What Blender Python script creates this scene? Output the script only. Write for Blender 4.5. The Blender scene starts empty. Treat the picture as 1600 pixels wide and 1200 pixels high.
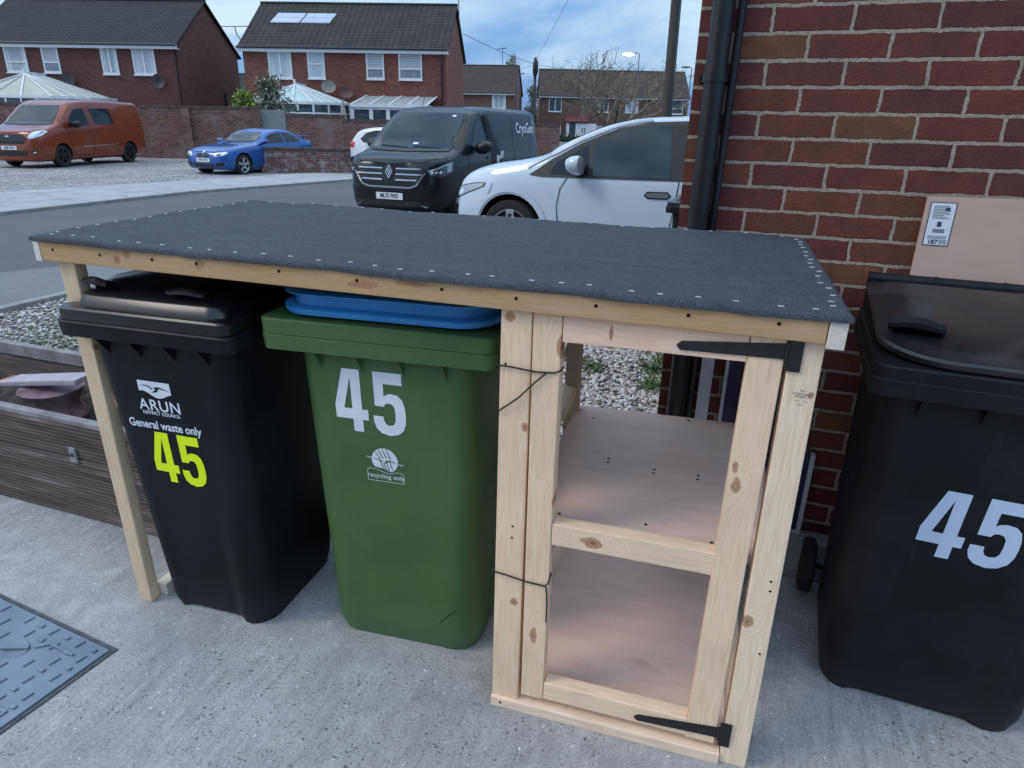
import bpy, bmesh, math, random
from mathutils import Vector, Matrix
from mathutils.bvhtree import BVHTree
random.seed(7)
SC = bpy.context.scene
COL = SC.collection
R = math.radians

# ------------------------------------------------------------------ camera
F_PX, YAW, PITCH, ROLL = 1034.98, -0.33309, 0.37200, 0.021054
CAM = Vector((1.3006, -1.3927, 1.5807))
cy, sy, cp, sp = math.cos(YAW), math.sin(YAW), math.cos(PITCH), math.sin(PITCH)
fw = Vector((sy * cp, cy * cp, -sp)); rt = Vector((cy, -sy, 0)); up = rt.cross(fw)
rt2 = rt * math.cos(ROLL) + up * math.sin(ROLL); up2 = up * math.cos(ROLL) - rt * math.sin(ROLL)
cd = bpy.data.cameras.new('camera'); cam = bpy.data.objects.new('camera', cd); COL.objects.link(cam)
cd.sensor_fit = 'HORIZONTAL'; cd.sensor_width = 36; cd.lens = 36 * F_PX / 1600; cd.clip_end = 2000; cd.clip_start = .05
m = Matrix((rt2, up2, -fw)).transposed().to_4x4(); m.translation = CAM
cam.matrix_world = m; SC.camera = cam

# ------------------------------------------------------------------ world
SUN_EL, SUN_AZ = R(44), R(236)          # azimuth measured clockwise from +y: behind the camera, to the left
W = bpy.data.worlds.new('World'); SC.world = W; W.use_nodes = True
nt = W.node_tree; N = nt.nodes; L = nt.links; N.clear()
out = N.new('ShaderNodeOutputWorld'); bg = N.new('ShaderNodeBackground'); L.new(bg.outputs[0], out.inputs[0])
sky = N.new('ShaderNodeTexSky'); sky.sky_type = 'NISHITA'; sky.sun_disc = False
sky.sun_elevation = R(12); sky.sun_rotation = SUN_AZ; sky.air_density = 1.5; sky.ozone_density = 3
tc = N.new('ShaderNodeTexCoord'); sep = N.new('ShaderNodeSeparateXYZ'); L.new(tc.outputs['Generated'], sep.inputs[0])
mp = N.new('ShaderNodeMapping'); mp.inputs['Scale'].default_value = (1.3, 1.3, 4.2); mp.inputs['Location'].default_value = (3.1, 1.2, .4)
L.new(tc.outputs['Generated'], mp.inputs[0])
nz = N.new('ShaderNodeTexNoise'); nz.inputs['Scale'].default_value = 1.7; nz.inputs['Detail'].default_value = 7; nz.inputs['Roughness'].default_value = .52
nz.inputs['Distortion'].default_value = .35
L.new(mp.outputs[0], nz.inputs['Vector'])
cr = N.new('ShaderNodeValToRGB'); L.new(nz.outputs[0], cr.inputs[0])
e = cr.color_ramp.elements; e[0].position = .34; e[0].color = (.095, .22, .50, 1); e[1].position = .66; e[1].color = (.52, .70, .88, 1)
k = e.new(.5); k.color = (.165, .345, .66, 1)
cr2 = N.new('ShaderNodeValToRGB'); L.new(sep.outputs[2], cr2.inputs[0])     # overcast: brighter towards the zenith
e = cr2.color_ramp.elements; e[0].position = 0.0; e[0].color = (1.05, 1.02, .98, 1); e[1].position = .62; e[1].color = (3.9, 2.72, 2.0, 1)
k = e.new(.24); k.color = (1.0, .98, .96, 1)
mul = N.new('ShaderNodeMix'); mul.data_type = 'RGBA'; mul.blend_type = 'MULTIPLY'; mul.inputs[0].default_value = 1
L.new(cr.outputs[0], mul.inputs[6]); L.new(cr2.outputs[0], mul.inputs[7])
sm = N.new('ShaderNodeMix'); sm.data_type = 'RGBA'; sm.blend_type = 'MULTIPLY'; sm.inputs[0].default_value = 1
L.new(sky.outputs[0], sm.inputs[6]); sm.inputs[7].default_value = (.02, .02, .02, 1)
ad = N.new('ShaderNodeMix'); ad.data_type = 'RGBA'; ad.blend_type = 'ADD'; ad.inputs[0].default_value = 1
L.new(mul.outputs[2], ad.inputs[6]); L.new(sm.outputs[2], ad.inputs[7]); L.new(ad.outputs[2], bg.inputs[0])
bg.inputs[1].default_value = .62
sl = bpy.data.lights.new('sun', 'SUN'); sl.energy = .60; sl.angle = R(20); sl.color = (1, .90, .80)
so = bpy.data.objects.new('sun', sl); COL.objects.link(so)
sd = Vector((math.sin(SUN_AZ) * math.cos(SUN_EL), math.cos(SUN_AZ) * math.cos(SUN_EL), math.sin(SUN_EL)))
so.rotation_euler = sd.to_track_quat('Z', 'Y').to_euler()
SC.view_settings.view_transform = 'Standard'; SC.view_settings.look = 'None'; SC.view_settings.gamma = 1
SC.view_settings.exposure = .88

# ------------------------------------------------------------------ helpers: objects
def tag(o, label=None, cat=None, group=None, kind=None):
    if label: o['label'] = label
    if cat: o['category'] = cat
    if group: o['group'] = group
    if kind: o['kind'] = kind
    return o
def empty(name, loc=(0, 0, 0), rz=0):
    o = bpy.data.objects.new(name, None); COL.objects.link(o); o.location = loc; o.rotation_euler = (0, 0, rz)
    o.empty_display_size = .2
    return o
class MB:
    def __init__(s): s.v = []; s.f = []
    def add(s, vs, fs):
        b = len(s.v); s.v += [tuple(v) for v in vs]; s.f += [tuple(b + i for i in f) for f in fs]; return s
    def hexa(s, p):
        return s.add(p, [(0, 3, 2, 1), (4, 5, 6, 7), (0, 1, 5, 4), (1, 2, 6, 5), (2, 3, 7, 6), (3, 0, 4, 7)])
    def box(s, x0, x1, y0, y1, z0, z1):
        return s.hexa([(x0, y0, z0), (x1, y0, z0), (x1, y1, z0), (x0, y1, z0), (x0, y0, z1), (x1, y0, z1), (x1, y1, z1), (x0, y1, z1)])
    def bar(s, a, b, w, h, upv=(0, 0, 1)):
        a = Vector(a); b = Vector(b); d = (b - a).normalized(); u = Vector(upv)
        if abs(d.dot(u)) > .95: u = Vector((0, 1, 0))
        x = d.cross(u).normalized(); z = x.cross(d).normalized(); x *= w / 2; z *= h / 2
        return s.hexa([a - x - z, a + x - z, b + x - z, b - x - z, a - x + z, a + x + z, b + x + z, b - x + z])
    def tube(s, pts, r, n=8, cap=True):
        pts = [Vector(p) for p in pts]; rs = r if isinstance(r, (list, tuple)) else [r] * len(pts)
        rings = []; ref = None
        for i, p in enumerate(pts):
            d = (pts[min(i + 1, len(pts) - 1)] - pts[max(i - 1, 0)]).normalized()
            if ref is None: ref = Vector((0, 0, 1)) if abs(d.z) < .9 else Vector((1, 0, 0))
            x = d.cross(ref).normalized(); y = x.cross(d).normalized(); ref = y
            rings.append([p + (x * math.cos(2 * math.pi * k / n) + y * math.sin(2 * math.pi * k / n)) * rs[i] for k in range(n)])
        return s.loft(rings, cap)
    def loft(s, rings, cap=True):
        n = len(rings[0]); b = len(s.v)
        for r_ in rings: s.v += [tuple(q) for q in r_]
        for i in range(len(rings) - 1):
            for k in range(n):
                a = b + i * n + k; c = b + i * n + (k + 1) % n
                s.f.append((a, c, c + n, a + n))
        if cap:
            s.f.append(tuple(b + k for k in reversed(range(n)))); s.f.append(tuple(b + (len(rings) - 1) * n + k for k in range(n)))
        return s
    def prism(s, poly, f0, f1):
        """poly: 2D points, f0/f1 map (a,b)->3D for the two caps"""
        n = len(poly); return s.add([f0(*q) for q in poly] + [f1(*q) for q in poly],
            [tuple(reversed(range(n))), tuple(range(n, 2 * n))] + [(i, (i + 1) % n, n + (i + 1) % n, n + i) for i in range(n)])
    def build(s, name, mat, parent=None, smooth=False, bevel=0, fix=True, seg=2, loc=None):
        me = bpy.data.meshes.new(name); me.from_pydata(s.v, [], s.f)
        bm = bmesh.new(); bm.from_mesh(me)
        if fix: bmesh.ops.recalc_face_normals(bm, faces=bm.faces)
        if bevel:
            ed = [e for e in bm.edges if len(e.link_faces) == 2 and e.calc_face_angle(0) > R(30)]
            bmesh.ops.bevel(bm, geom=ed, offset=bevel, segments=seg, affect='EDGES', profile=.6, clamp_overlap=True)
        bm.to_mesh(me); bm.free()
        me.materials.append(mat)
        if smooth:
            me.shade_smooth()
            try: me.set_sharp_from_angle(angle=R(smooth if smooth > 1 else 35))
            except Exception: pass
        o = bpy.data.objects.new(name, me); COL.objects.link(o)
        if parent: o.parent = parent
        if loc: o.location = loc
        return o
def rrect(cx, cy_, w, d, r, z, n=6, rf=None, nf=0):
    """rounded rectangle ring, cx centre, cy_ centre; rf radius for the front corners"""
    pts = []
    for qx, qy, a0 in ((1, -1, -90), (1, 1, 0), (-1, 1, 90), (-1, -1, 180)):
        rr = (rf if (rf is not None and qy < 0) else r)
        ccx = cx + qx * (w / 2 - rr); ccy = cy_ + qy * (d / 2 - rr)
        for k in range(n + 1):
            a = R(a0 + 90 * k / n); pts.append(Vector((ccx + rr * math.cos(a), ccy + rr * math.sin(a), z)))
    for k in range(1, nf):
        u = -w / 2 + (rf or r) + (w - 2 * (rf or r)) * k / nf; pts.append(Vector((cx + u, cy_ - d / 2, z)))
    return pts
def text_polys(body, size, font_off=0.0, sx=1.0, space=1.0):
    cu = bpy.data.curves.new('txt', 'FONT'); cu.body = body; cu.size = size; cu.offset = font_off; cu.align_x = 'CENTER'; cu.align_y = 'CENTER'
    cu.space_character = space; cu.resolution_u = 4
    o = bpy.data.objects.new('txt', cu); COL.objects.link(o); bpy.context.view_layer.update()
    ev = o.evaluated_get(bpy.context.evaluated_depsgraph_get()); me = ev.to_mesh()
    vs = [(v.co.x * sx, v.co.y) for v in me.vertices]; fs = [tuple(p.vertices) for p in me.polygons]
    ev.to_mesh_clear(); bpy.data.objects.remove(o); bpy.data.curves.remove(cu)
    return vs, fs
def text_mb(body, size, fmap, off=0.0, sx=1.0, space=1.0):
    vs, fs = text_polys(body, size, off, sx, space)
    return MB().add([fmap(a, b) for a, b in vs], fs)

# ------------------------------------------------------------------ helpers: materials
def mat(name, col=(.5, .5, .5), rough=.6, metal=0, coat=0, spec=.5):
    mt = bpy.data.materials.new(name); mt.use_nodes = True; b = mt.node_tree.nodes['Principled BSDF']
    b.inputs['Base Color'].default_value = (*col, 1); b.inputs['Roughness'].default_value = rough; b.inputs['Metallic'].default_value = metal
    b.inputs['Coat Weight'].default_value = coat; b.inputs['Coat Roughness'].default_value = .05; b.inputs['Specular IOR Level'].default_value = spec
    return mt
class G:
    """node graph helper around one material"""
    def __init__(s, mt): s.m = mt; s.t = mt.node_tree; s.b = s.t.nodes['Principled BSDF']
    def n(s, typ, ins=None, **kw):
        nd = s.t.nodes.new(typ)
        for a, v in kw.items(): setattr(nd, a, v)
        for k_, v in (ins or {}).items():
            if isinstance(v, bpy.types.NodeSocket): s.t.links.new(v, nd.inputs[k_])
            else: nd.inputs[k_].default_value = v
        return nd
    def co(s, scale=(1, 1, 1), loc=(0, 0, 0), rot=(0, 0, 0), kind='Object'):
        t = s.n('ShaderNodeTexCoord'); m_ = s.n('ShaderNodeMapping', {'Vector': t.outputs[kind], 'Scale': scale, 'Location': loc, 'Rotation': rot}); return m_.outputs[0]
    def noise(s, vec, scale, det=4, rough=.55, dist=0):
        return s.n('ShaderNodeTexNoise', {'Vector': vec, 'Scale': scale, 'Detail': det, 'Roughness': rough, 'Distortion': dist}).outputs[0]
    def ramp(s, fac, stops):
        r_ = s.n('ShaderNodeValToRGB', {'Fac': fac}); el = r_.color_ramp.elements
        while len(el) < len(stops): el.new(.5)
        for e_, (p_, c_) in zip(el, stops):
            e_.position = p_; e_.color = (*c_, 1) if isinstance(c_, (tuple, list)) else (c_, c_, c_, 1)
        return r_.outputs[0]
    def mix(s, fac, a, b, mode='MIX'):
        nd = s.n('ShaderNodeMix', data_type='RGBA', blend_type=mode)
        for i_, v in ((0, fac), (6, a), (7, b)):
            if isinstance(v, bpy.types.NodeSocket): s.t.links.new(v, nd.inputs[i_])
            else: nd.inputs[i_].default_value = (*v, 1) if isinstance(v, (tuple, list)) and len(v) == 3 else v
        return nd.outputs[2]
    def math(s, op, a, b=0.0):
        nd = s.n('ShaderNodeMath', operation=op)
        for i_, v in ((0, a), (1, b)):
            if isinstance(v, bpy.types.NodeSocket): s.t.links.new(v, nd.inputs[i_])
            else: nd.inputs[i_].default_value = v
        return nd.outputs[0]
    def bump(s, h, strength=.3, dist=.01):
        bp = s.n('ShaderNodeBump', {'Height': h, 'Strength': strength, 'Distance': dist}); s.t.links.new(bp.outputs[0], s.b.inputs['Normal'])
    def set(s, k_, v): s.t.links.new(v, s.b.inputs[k_])

def noisy(name, c0, c1, scale=8, rough=.7, bump=.15, bd=.004, coat=0, metal=0, stretch=(1, 1, 1), det=5, lo=.3, hi=.7):
    mt = mat(name, c0, rough, metal, coat); g = G(mt); v = g.co(stretch)
    nz_ = g.noise(v, scale, det); g.set('Base Color', g.ramp(nz_, [(lo, c0), (hi, c1)]))
    if bump: g.bump(g.noise(v, scale * 3, 4), bump, bd)
    return mt

def m_concrete():
    mt = mat('concrete', rough=.88); g = G(mt); v = g.co()
    big = g.noise(v, 1.1, 6, .62, .4); c = g.ramp(big, [(.30, (.25, .245, .235)), (.5, (.37, .36, .345)), (.66, (.50, .49, .47))])
    mid = g.noise(v, 8, 9, .76, .5); c = g.mix(.62, c, g.ramp(mid, [(.30, (.14, .14, .14)), (.5, (.37, .365, .355)), (.62, (.60, .59, .57))]))
    brv = g.n('ShaderNodeMix', {0: .06, 4: g.co((26, 4, 9), rot=(0, 0, R(-36))), 5: g.n('ShaderNodeTexNoise', {'Vector': v, 'Scale': 3.0}).outputs[1]}, data_type='VECTOR')
    br = g.noise(g.co((44, 5, 9), rot=(0, 0, R(-36))), 1, 5, .7, .8); brm = g.ramp(g.noise(v, .9, 3), [(.42, .08), (.6, .5)]); c = g.mix(brm, c, g.ramp(br, [(.32, (.13, .13, .135)), (.5, (.36, .36, .355)), (.68, (.60, .59, .58))]))
    fine = g.noise(v, 120, 5, .8); c = g.mix(.34, c, g.ramp(fine, [(.36, (.09, .09, .095)), (.5, (.36, .355, .35)), (.62, (.66, .65, .63))]))
    wv = g.n('ShaderNodeTexNoise', {'Vector': v, 'Scale': 30.0, 'Detail': 2.0}).outputs[1]
    vv = g.n('ShaderNodeMix', {0: .035, 4: v, 5: wv}, data_type='VECTOR').outputs[1]
    patch = g.ramp(g.noise(v, 1.7, 4, .6), [(.44, 0.0), (.56, 1.0)])
    dks = None
    for sc_, th_, keep in ((46.0, .17, .72), (95.0, .22, .62), (20.0, .09, .80)):
        vo = g.n('ShaderNodeTexVoronoi', {'Vector': vv, 'Scale': sc_, 'Randomness': 1.0}); cs = g.n('ShaderNodeSeparateColor', {'Color': vo.outputs['Color']})
        spot = g.ramp(vo.outputs['Distance'], [(th_ * .7, 1.0), (th_ * 1.25, 0.0)]); q = g.math('MULTIPLY', spot, g.math('GREATER_THAN', cs.outputs[0], keep))
        q = g.math('MULTIPLY', q, g.math('ADD', g.math('MULTIPLY', patch, .8), .2)); dks = q if dks is None else g.math('MAXIMUM', dks, q)
        if sc_ == 46.0: lt = g.math('MULTIPLY', spot, g.math('LESS_THAN', cs.outputs[0], .10))
    c = g.mix(g.math('MULTIPLY', dks, .75), c, (.06, .06, .065)); c = g.mix(g.math('MULTIPLY', lt, .8), c, (.78, .78, .77))
    st_ = g.noise(g.co((1, 1, 1), (4, 7, 0)), .75, 5, .6, .8); c = g.mix(g.ramp(st_, [(.50, 0.0), (.66, .42)]), c, (.15, .15, .155))
    g.set('Base Color', c)
    h = g.math('ADD', g.math('MULTIPLY', fine, .4), g.math('ADD', g.math('MULTIPLY', mid, 1.2), g.math('MULTIPLY', br, .35))); h = g.math('SUBTRACT', h, g.math('MULTIPLY', dks, .6)); g.bump(h, .7, .006)
    return mt
def m_gravelly(name, cols, scale, bstr=.8, bd=.02, rough=.85):
    mt = mat(name, rough=rough); g = G(mt); v = g.co()
    vo = g.n('ShaderNodeTexVoronoi', {'Vector': v, 'Scale': scale, 'Randomness': 1.0})
    cs = g.n('ShaderNodeSeparateColor', {'Color': vo.outputs['Color']})
    c = g.ramp(cs.outputs[0], cols); c = g.mix(g.ramp(vo.outputs['Distance'], [(.45, 0.0), (.8, .8)]), c, (.03, .03, .03))
    big = g.noise(v, .8, 5, .6); c = g.mix(.5, c, g.ramp(big, [(.3, (.30, .30, .31)), (.7, (1, 1, 1))]), 'MULTIPLY')
    g.set('Base Color', c); g.bump(g.math('SUBTRACT', 1.0, vo.outputs['Distance']), bstr, bd)
    return mt
def m_asphalt(name, a=.06, b=.12):
    mt = mat(name, rough=.8); g = G(mt); v = g.co()
    c = g.ramp(g.noise(v, .5, 6, .65), [(.3, (a, a * 1.03, a * 1.08)), (.7, (b, b * 1.02, b * 1.05))])
    f = g.noise(v, 60, 4, .8); c = g.mix(.45, c, g.ramp(f, [(.35, (.03, .03, .03)), (.65, (.21, .21, .22))]))
    g.set('Base Color', c); g.bump(f, .4, .006); return mt
def m_brickwall(name, cols, mortar, bw=.225, bh=.075, ms=.0065, ox=0, oz=0, axis='x', wob=.004, bstr=.6, smooth=.15, rough=.8, dirt=None):
    mt = mat(name, rough=rough); g = G(mt)
    t = g.n('ShaderNodeTexCoord'); sp_ = g.n('ShaderNodeSeparateXYZ', {'Vector': t.outputs['Object']})
    d1 = g.noise(t.outputs['Object'], 26, 4, .7); d2 = g.noise(g.co((1, 1, 1), (7, 3, 5)), 30, 4, .7)
    a = g.math('ADD', g.math('ADD', sp_.outputs[0 if axis == 'x' else 1], ox), g.math('MULTIPLY', g.math('SUBTRACT', d1, .5), wob * 3))
    b = g.math('ADD', g.math('ADD', sp_.outputs[2], oz), g.math('MULTIPLY', g.math('SUBTRACT', d2, .5), wob * 2))
    vec = g.n('ShaderNodeCombineXYZ', {'X': a, 'Y': b}).outputs[0]
    br = g.n('ShaderNodeTexBrick', {'Vector': vec, 'Color1': (0, 0, 0, 1), 'Color2': (1, 1, 1, 1), 'Mortar': (.5, .5, .5, 1), 'Scale': 1.0, 'Mortar Size': ms, 'Mortar Smooth': smooth, 'Brick Width': bw, 'Row Height': bh, 'Bias': 0.0}, offset=.5)
    c = g.ramp(br.outputs['Color'], cols)
    n1 = g.noise(t.outputs['Object'], 14, 6, .65); c = g.mix(.5, c, g.ramp(n1, [(.3, (.45, .42, .42)), (.7, (1.35, 1.3, 1.3))]), 'MULTIPLY')
    n2 = g.noise(t.outputs['Object'], 120, 3, .7); c = g.mix(.25, c, g.ramp(n2, [(.35, (.4, .4, .4)), (.65, (1.4, 1.4, 1.4))]), 'MULTIPLY')
    mo = g.mix(.6, mortar, g.ramp(n2, [(.3, tuple(q * .45 for q in mortar)), (.7, tuple(min(1, q * 1.45) for q in mortar))]))
    c = g.mix(br.outputs['Fac'], c, mo)
    if dirt:
        dn = g.ramp(g.noise(t.outputs['Object'], dirt[0], 5, .65), [(dirt[1], 0.0), (dirt[2], dirt[4])]); c = g.mix(dn, c, dirt[3])
    g.set('Base Color', c)
    h = g.math('SUBTRACT', g.math('MULTIPLY', n2, .25), g.math('MULTIPLY', br.outputs['Fac'], 1.0)); g.bump(h, bstr, .006)
    return mt
def m_wood(name, axis, base=(.82, .54, .33), dark=(.50, .28, .14), knots=(), rough=.62, grey=0, plane='xz', light=(.92, .70, .50)):
    """axis: 0/1/2 grain direction; knots: (a,b,ra,rb,strength) in object coordinates of the given plane"""
    mt = mat(name, base, rough); g = G(mt)
    sc = [18, 18, 18]; sc[axis] = 1.1
    t = g.n('ShaderNodeTexCoord'); oc = t.outputs['Object']
    v = oc
    kn = None
    pa, pb = {'xz': (0, 2), 'xy': (0, 1)}[plane]
    for (ka, kb, ra, rb, ks) in knots:
        off = [0, 0, 0]; off[pa] = ka; off[pb] = kb; s3 = [0, 0, 0]; s3[pa] = 1 / ra; s3[pb] = 1 / rb
        d_ = g.n('ShaderNodeVectorMath', {0: oc, 1: tuple(off)}, operation='SUBTRACT').outputs[0]
        m_ = g.n('ShaderNodeVectorMath', {0: d_, 1: tuple(s3)}, operation='MULTIPLY').outputs[0]
        l_ = g.n('ShaderNodeVectorMath', {0: m_}, operation='LENGTH').outputs['Value']
        l_ = g.math('ADD', l_, (1 - ks) * .6)
        kn = l_ if kn is None else g.math('MINIMUM', kn, l_)
    mp_ = g.n('ShaderNodeMapping', {'Vector': oc, 'Scale': tuple(sc)}).outputs[0]
    if kn is not None:      # rings bend round the knots
        bend = g.math('MULTIPLY', g.math('SUBTRACT', 1.0, g.math('MINIMUM', g.math('MULTIPLY', kn, .3), 1.0)), 1.3)
        cv = g.n('ShaderNodeCombineXYZ', {'X': bend, 'Y': bend, 'Z': bend}).outputs[0]
        mp_ = g.n('ShaderNodeVectorMath', {0: mp_, 1: cv}, operation='ADD').outputs[0]
    n1 = g.noise(mp_, 1.0, 3, .5, .6)
    rings = g.math('FRACT', g.math('MULTIPLY', n1, 7.0)); rings = g.ramp(rings, [(0, 0.0), (.72, .45), (.93, 1.0), (1, .1)])
    fine = g.noise(mp_, 9, 4, .7)
    c = g.mix(g.math('MULTIPLY', rings, .42), light, base)
    c = g.mix(g.ramp(fine, [(.4, 0.0), (.8, .45)]), c, dark)
    spl = g.noise(g.n('ShaderNodeMapping', {'Vector': oc, 'Scale': tuple(3.0 if i == axis else 150.0 for i in range(3))}).outputs[0], 1, 3, .7); c = g.mix(g.math('MULTIPLY', g.ramp(spl, [(.66, 0.0), (.72, 1.0)]), .5), c, (.30, .18, .10))
    blot = g.noise(g.n('ShaderNodeMapping', {'Vector': oc, 'Scale': (3, 3, 3)}).outputs[0], 1, 3); c = g.mix(g.ramp(blot, [(.45, 0.0), (.72, .38)]), c, (.52, .40, .29))
    if kn is not None:
        wob = g.math('ADD', kn, g.math('ADD', g.math('MULTIPLY', g.math('SUBTRACT', g.noise(oc, 34, 3), .5), 1.1), g.math('MULTIPLY', g.math('SUBTRACT', g.noise(oc, 190, 3), .5), .3)))
        c = g.mix(g.ramp(wob, [(.6, .80), (1.0, .50), (1.7, .0)]), c, (.42, .20, .10))
        kr = g.math('FRACT', g.math('MULTIPLY', wob, 3.2)); c = g.mix(g.math('MULTIPLY', g.ramp(kr, [(.45, 0.0), (.8, 1.0), (1, .2)]), g.ramp(wob, [(.8, .6), (1.5, 0.0)])), c, (.16, .07, .035))
        c = g.mix(g.ramp(wob, [(.10, .8), (.26, .0)]), c, (.10, .045, .025))
    g.set('Base Color', c); g.bump(g.math('ADD', g.math('MULTIPLY', fine, .6), g.math('MULTIPLY', rings, .25)), .3, .0015)
    return mt

M = {}
M['concrete'] = m_concrete()
M['asphalt'] = m_asphalt('asphalt', .05, .105)
M['path'] = m_asphalt('pavement_tarmac', .15, .24)
M['pave'] = noisy('pavement_concrete', (.27, .275, .285), (.42, .42, .43), 2.2, .85, .3, .004, det=8)
M['kerb'] = noisy('kerb_stone', (.20, .20, .20), (.34, .34, .33), 9, .85, .3)
M['farground'] = noisy('far_ground', (.10, .105, .09), (.19, .19, .17), .6, .9, 0)
M['gravelpark'] = m_gravelly('gravel_parking', [(0, (.22, .21, .21)), (.5, (.40, .385, .38)), (1, (.62, .60, .59))], 22, .6, .02)
M['gravelbed'] = m_gravelly('gravel_bed', [(0, (.10, .09, .08)), (.5, (.28, .27, .25)), (1, (.55, .54, .52))], 42, 1, .02)
M['steel'] = noisy('galvanised_steel', (.13, .18, .24), (.23, .30, .375), 5, .5, .25, .002, metal=.25, det=8)
M['steeldark'] = noisy('frame_steel', (.035, .04, .045), (.10, .11, .12), 30, .6, .2)
M['felt'] = None
M['screw'] = mat('screw_black', (.012, .012, .014), .4, .6)
M['staple'] = mat('staple_bright', (.85, .86, .88), .35, .3)
M['iron'] = noisy('black_iron', (.008, .008, .009), (.02, .02, .022), 60, .38, .2, .0005)
M['cord'] = mat('cord_black', (.012, .012, .014), .7)
M['white'] = noisy('white_upvc', (.68, .70, .72), (.80, .81, .82), 5, .4, 0)
M['board_white'] = noisy('white_board', (.50, .51, .54), (.62, .63, .66), 6, .5, 0)
M['navy'] = mat('navy_face', (.012, .013, .06), .4)
M['black_plastic'] = noisy('black_plastic', (.0035, .0045, .0065), (.007, .008, .011), 12, .5, .25, .0006); M['black_plastic'].node_tree.nodes['Principled BSDF'].inputs['Specular IOR Level'].default_value = .22
M['blackpipe'] = noisy('black_pipe', (.008, .008, .009), (.02, .02, .022), 5, .33, .08, .001)
M['rubber'] = noisy('rubber', (.010, .010, .011), (.022, .022, .022), 20, .8, .2)
M['greybin'] = M['black_plastic']
def m_felt():
    mt = mat('roof_felt', rough=.85); g = G(mt); v = g.co()
    f = g.noise(v, 300, 4, .85); m_ = g.noise(v, 26, 5, .75); b = g.noise(g.co((1, 7, 1)), 2.3, 4, .6)
    c = g.ramp(f, [(.30, (.016, .019, .024)), (.52, (.046, .055, .070)), (.70, (.17, .195, .235))])
    c = g.mix(.45, c, g.ramp(m_, [(.35, (.6, .6, .6)), (.65, (1.35, 1.35, 1.35))]), 'MULTIPLY')
    c = g.mix(.35, c, g.ramp(b, [(.35, (.7, .7, .7)), (.65, (1.25, 1.25, 1.25))]), 'MULTIPLY')
    g.set('Base Color', c); g.bump(g.math('ADD', f, g.math('MULTIPLY', m_, .8)), .6, .003); return mt
M['felt'] = m_felt()
def m_ply():
    mt = mat('plywood', rough=.6); g = G(mt); v = g.co((1, 9, 1)); oc = g.co()
    w = g.noise(g.co((1.2, 6, 1.2)), 2, 4, .5, 1.2); f = g.noise(g.co((5, 90, 5)), 1.5, 4, .7)
    c = g.ramp(w, [(.3, (.76, .53, .43)), (.6, (.83, .61, .51)), (.75, (.70, .48, .38))]); c = g.mix(g.ramp(f, [(.45, 0.0), (.8, .30)]), c, (.50, .36, .31))
    s_ = g.noise(oc, 7, 5, .7); c = g.mix(g.ramp(s_, [(.62, 0.0), (.76, .25)]), c, (.40, .28, .24))
    g.set('Base Color', c); g.bump(f, .15, .001); return mt
M['ply'] = m_ply()
M['plyboard'] = noisy('plywood_sheet', (.47, .33, .26), (.58, .43, .35), 3, .65, .1, .001, stretch=(1, 1, 4))

# ------------------------------------------------------------------ GROUND
def sheet(name, poly, z, mt, kind='structure', base=None, parent=None):
    b = MB()
    if base is None: b.add([(x, y, z) for x, y in poly], [tuple(range(len(poly)))])
    else: b.prism(poly, lambda x, y: (x, y, base), lambda x, y: (x, y, z))
    o = b.build(name, mt, parent)
    if kind: o['kind'] = kind
    return o
g0 = MB().add([(-700, -300, -.06), (700, -300, -.06), (700, 900, -.06), (-700, 900, -.06)], [(0, 1, 2, 3)]).build('ground', M['farground']); g0['kind'] = 'structure'
road = [(-10.9, -20), (-10.6, 6.5), (-10.7, 10.9), (-9.6, 16), (-6.5, 25), (-3, 38), (0, 60), (9, 60), (5, 38), (1, 23), (-1.2, 16), (-3.3, 9.2), (-5.5, 4.85), (-6.16, 3.4), (-7.4, .8), (-8.5, -3), (-9, -20)]
sheet('road', road, 0, M['asphalt'])
sheet('footpath', [(-4.72, -20), (-4.72, 4.6), (-3.2, 9.3), (-3.34, 9.2), (-5.54, 4.85), (-6.2, 3.4), (-7.44, .8), (-8.54, -3), (-9.04, -20)], .006, M['path'])
far_edge = [(-10.9, -20), (-10.6, 6.5), (-10.7, 10.9), (-9.6, 16), (-6.5, 25), (-3, 38), (0, 60)]
b = MB()
for a, c in zip(far_edge, far_edge[1:]):
    a = Vector(a); c = Vector(c); n_ = Vector((-(c - a).y, (c - a).x)).normalized() * .13
    b.hexa([(a.x, a.y, -.05), (c.x, c.y, -.05), (c.x + n_.x, c.y + n_.y, -.05), (a.x + n_.x, a.y + n_.y, -.05), (a.x, a.y, .055), (c.x, c.y, .055), (c.x + n_.x, c.y + n_.y, .055), (a.x + n_.x, a.y + n_.y, .055)])
b.build('kerb', M['kerb'])['kind'] = 'structure'
sheet('pavement', [(-11.05, -20), (-10.74, 6.5), (-10.84, 10.9), (-9.74, 16), (-6.64, 25), (-3.2, 38), (-.2, 60), (-4, 60), (-8, 38), (-11, 22), (-12.2, 17), (-13.2, 12), (-13.9, 8.5), (-14.2, -20)], .05, M['pave'], base=-.05)
sheet('parking_gravel', [(-14.22, -20), (-13.92, 8.5), (-13.22, 12), (-12.22, 17), (-11.02, 22), (-9, 34), (-60, 34), (-60, -20)], .04, M['gravelpark'], base=-.05)
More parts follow.
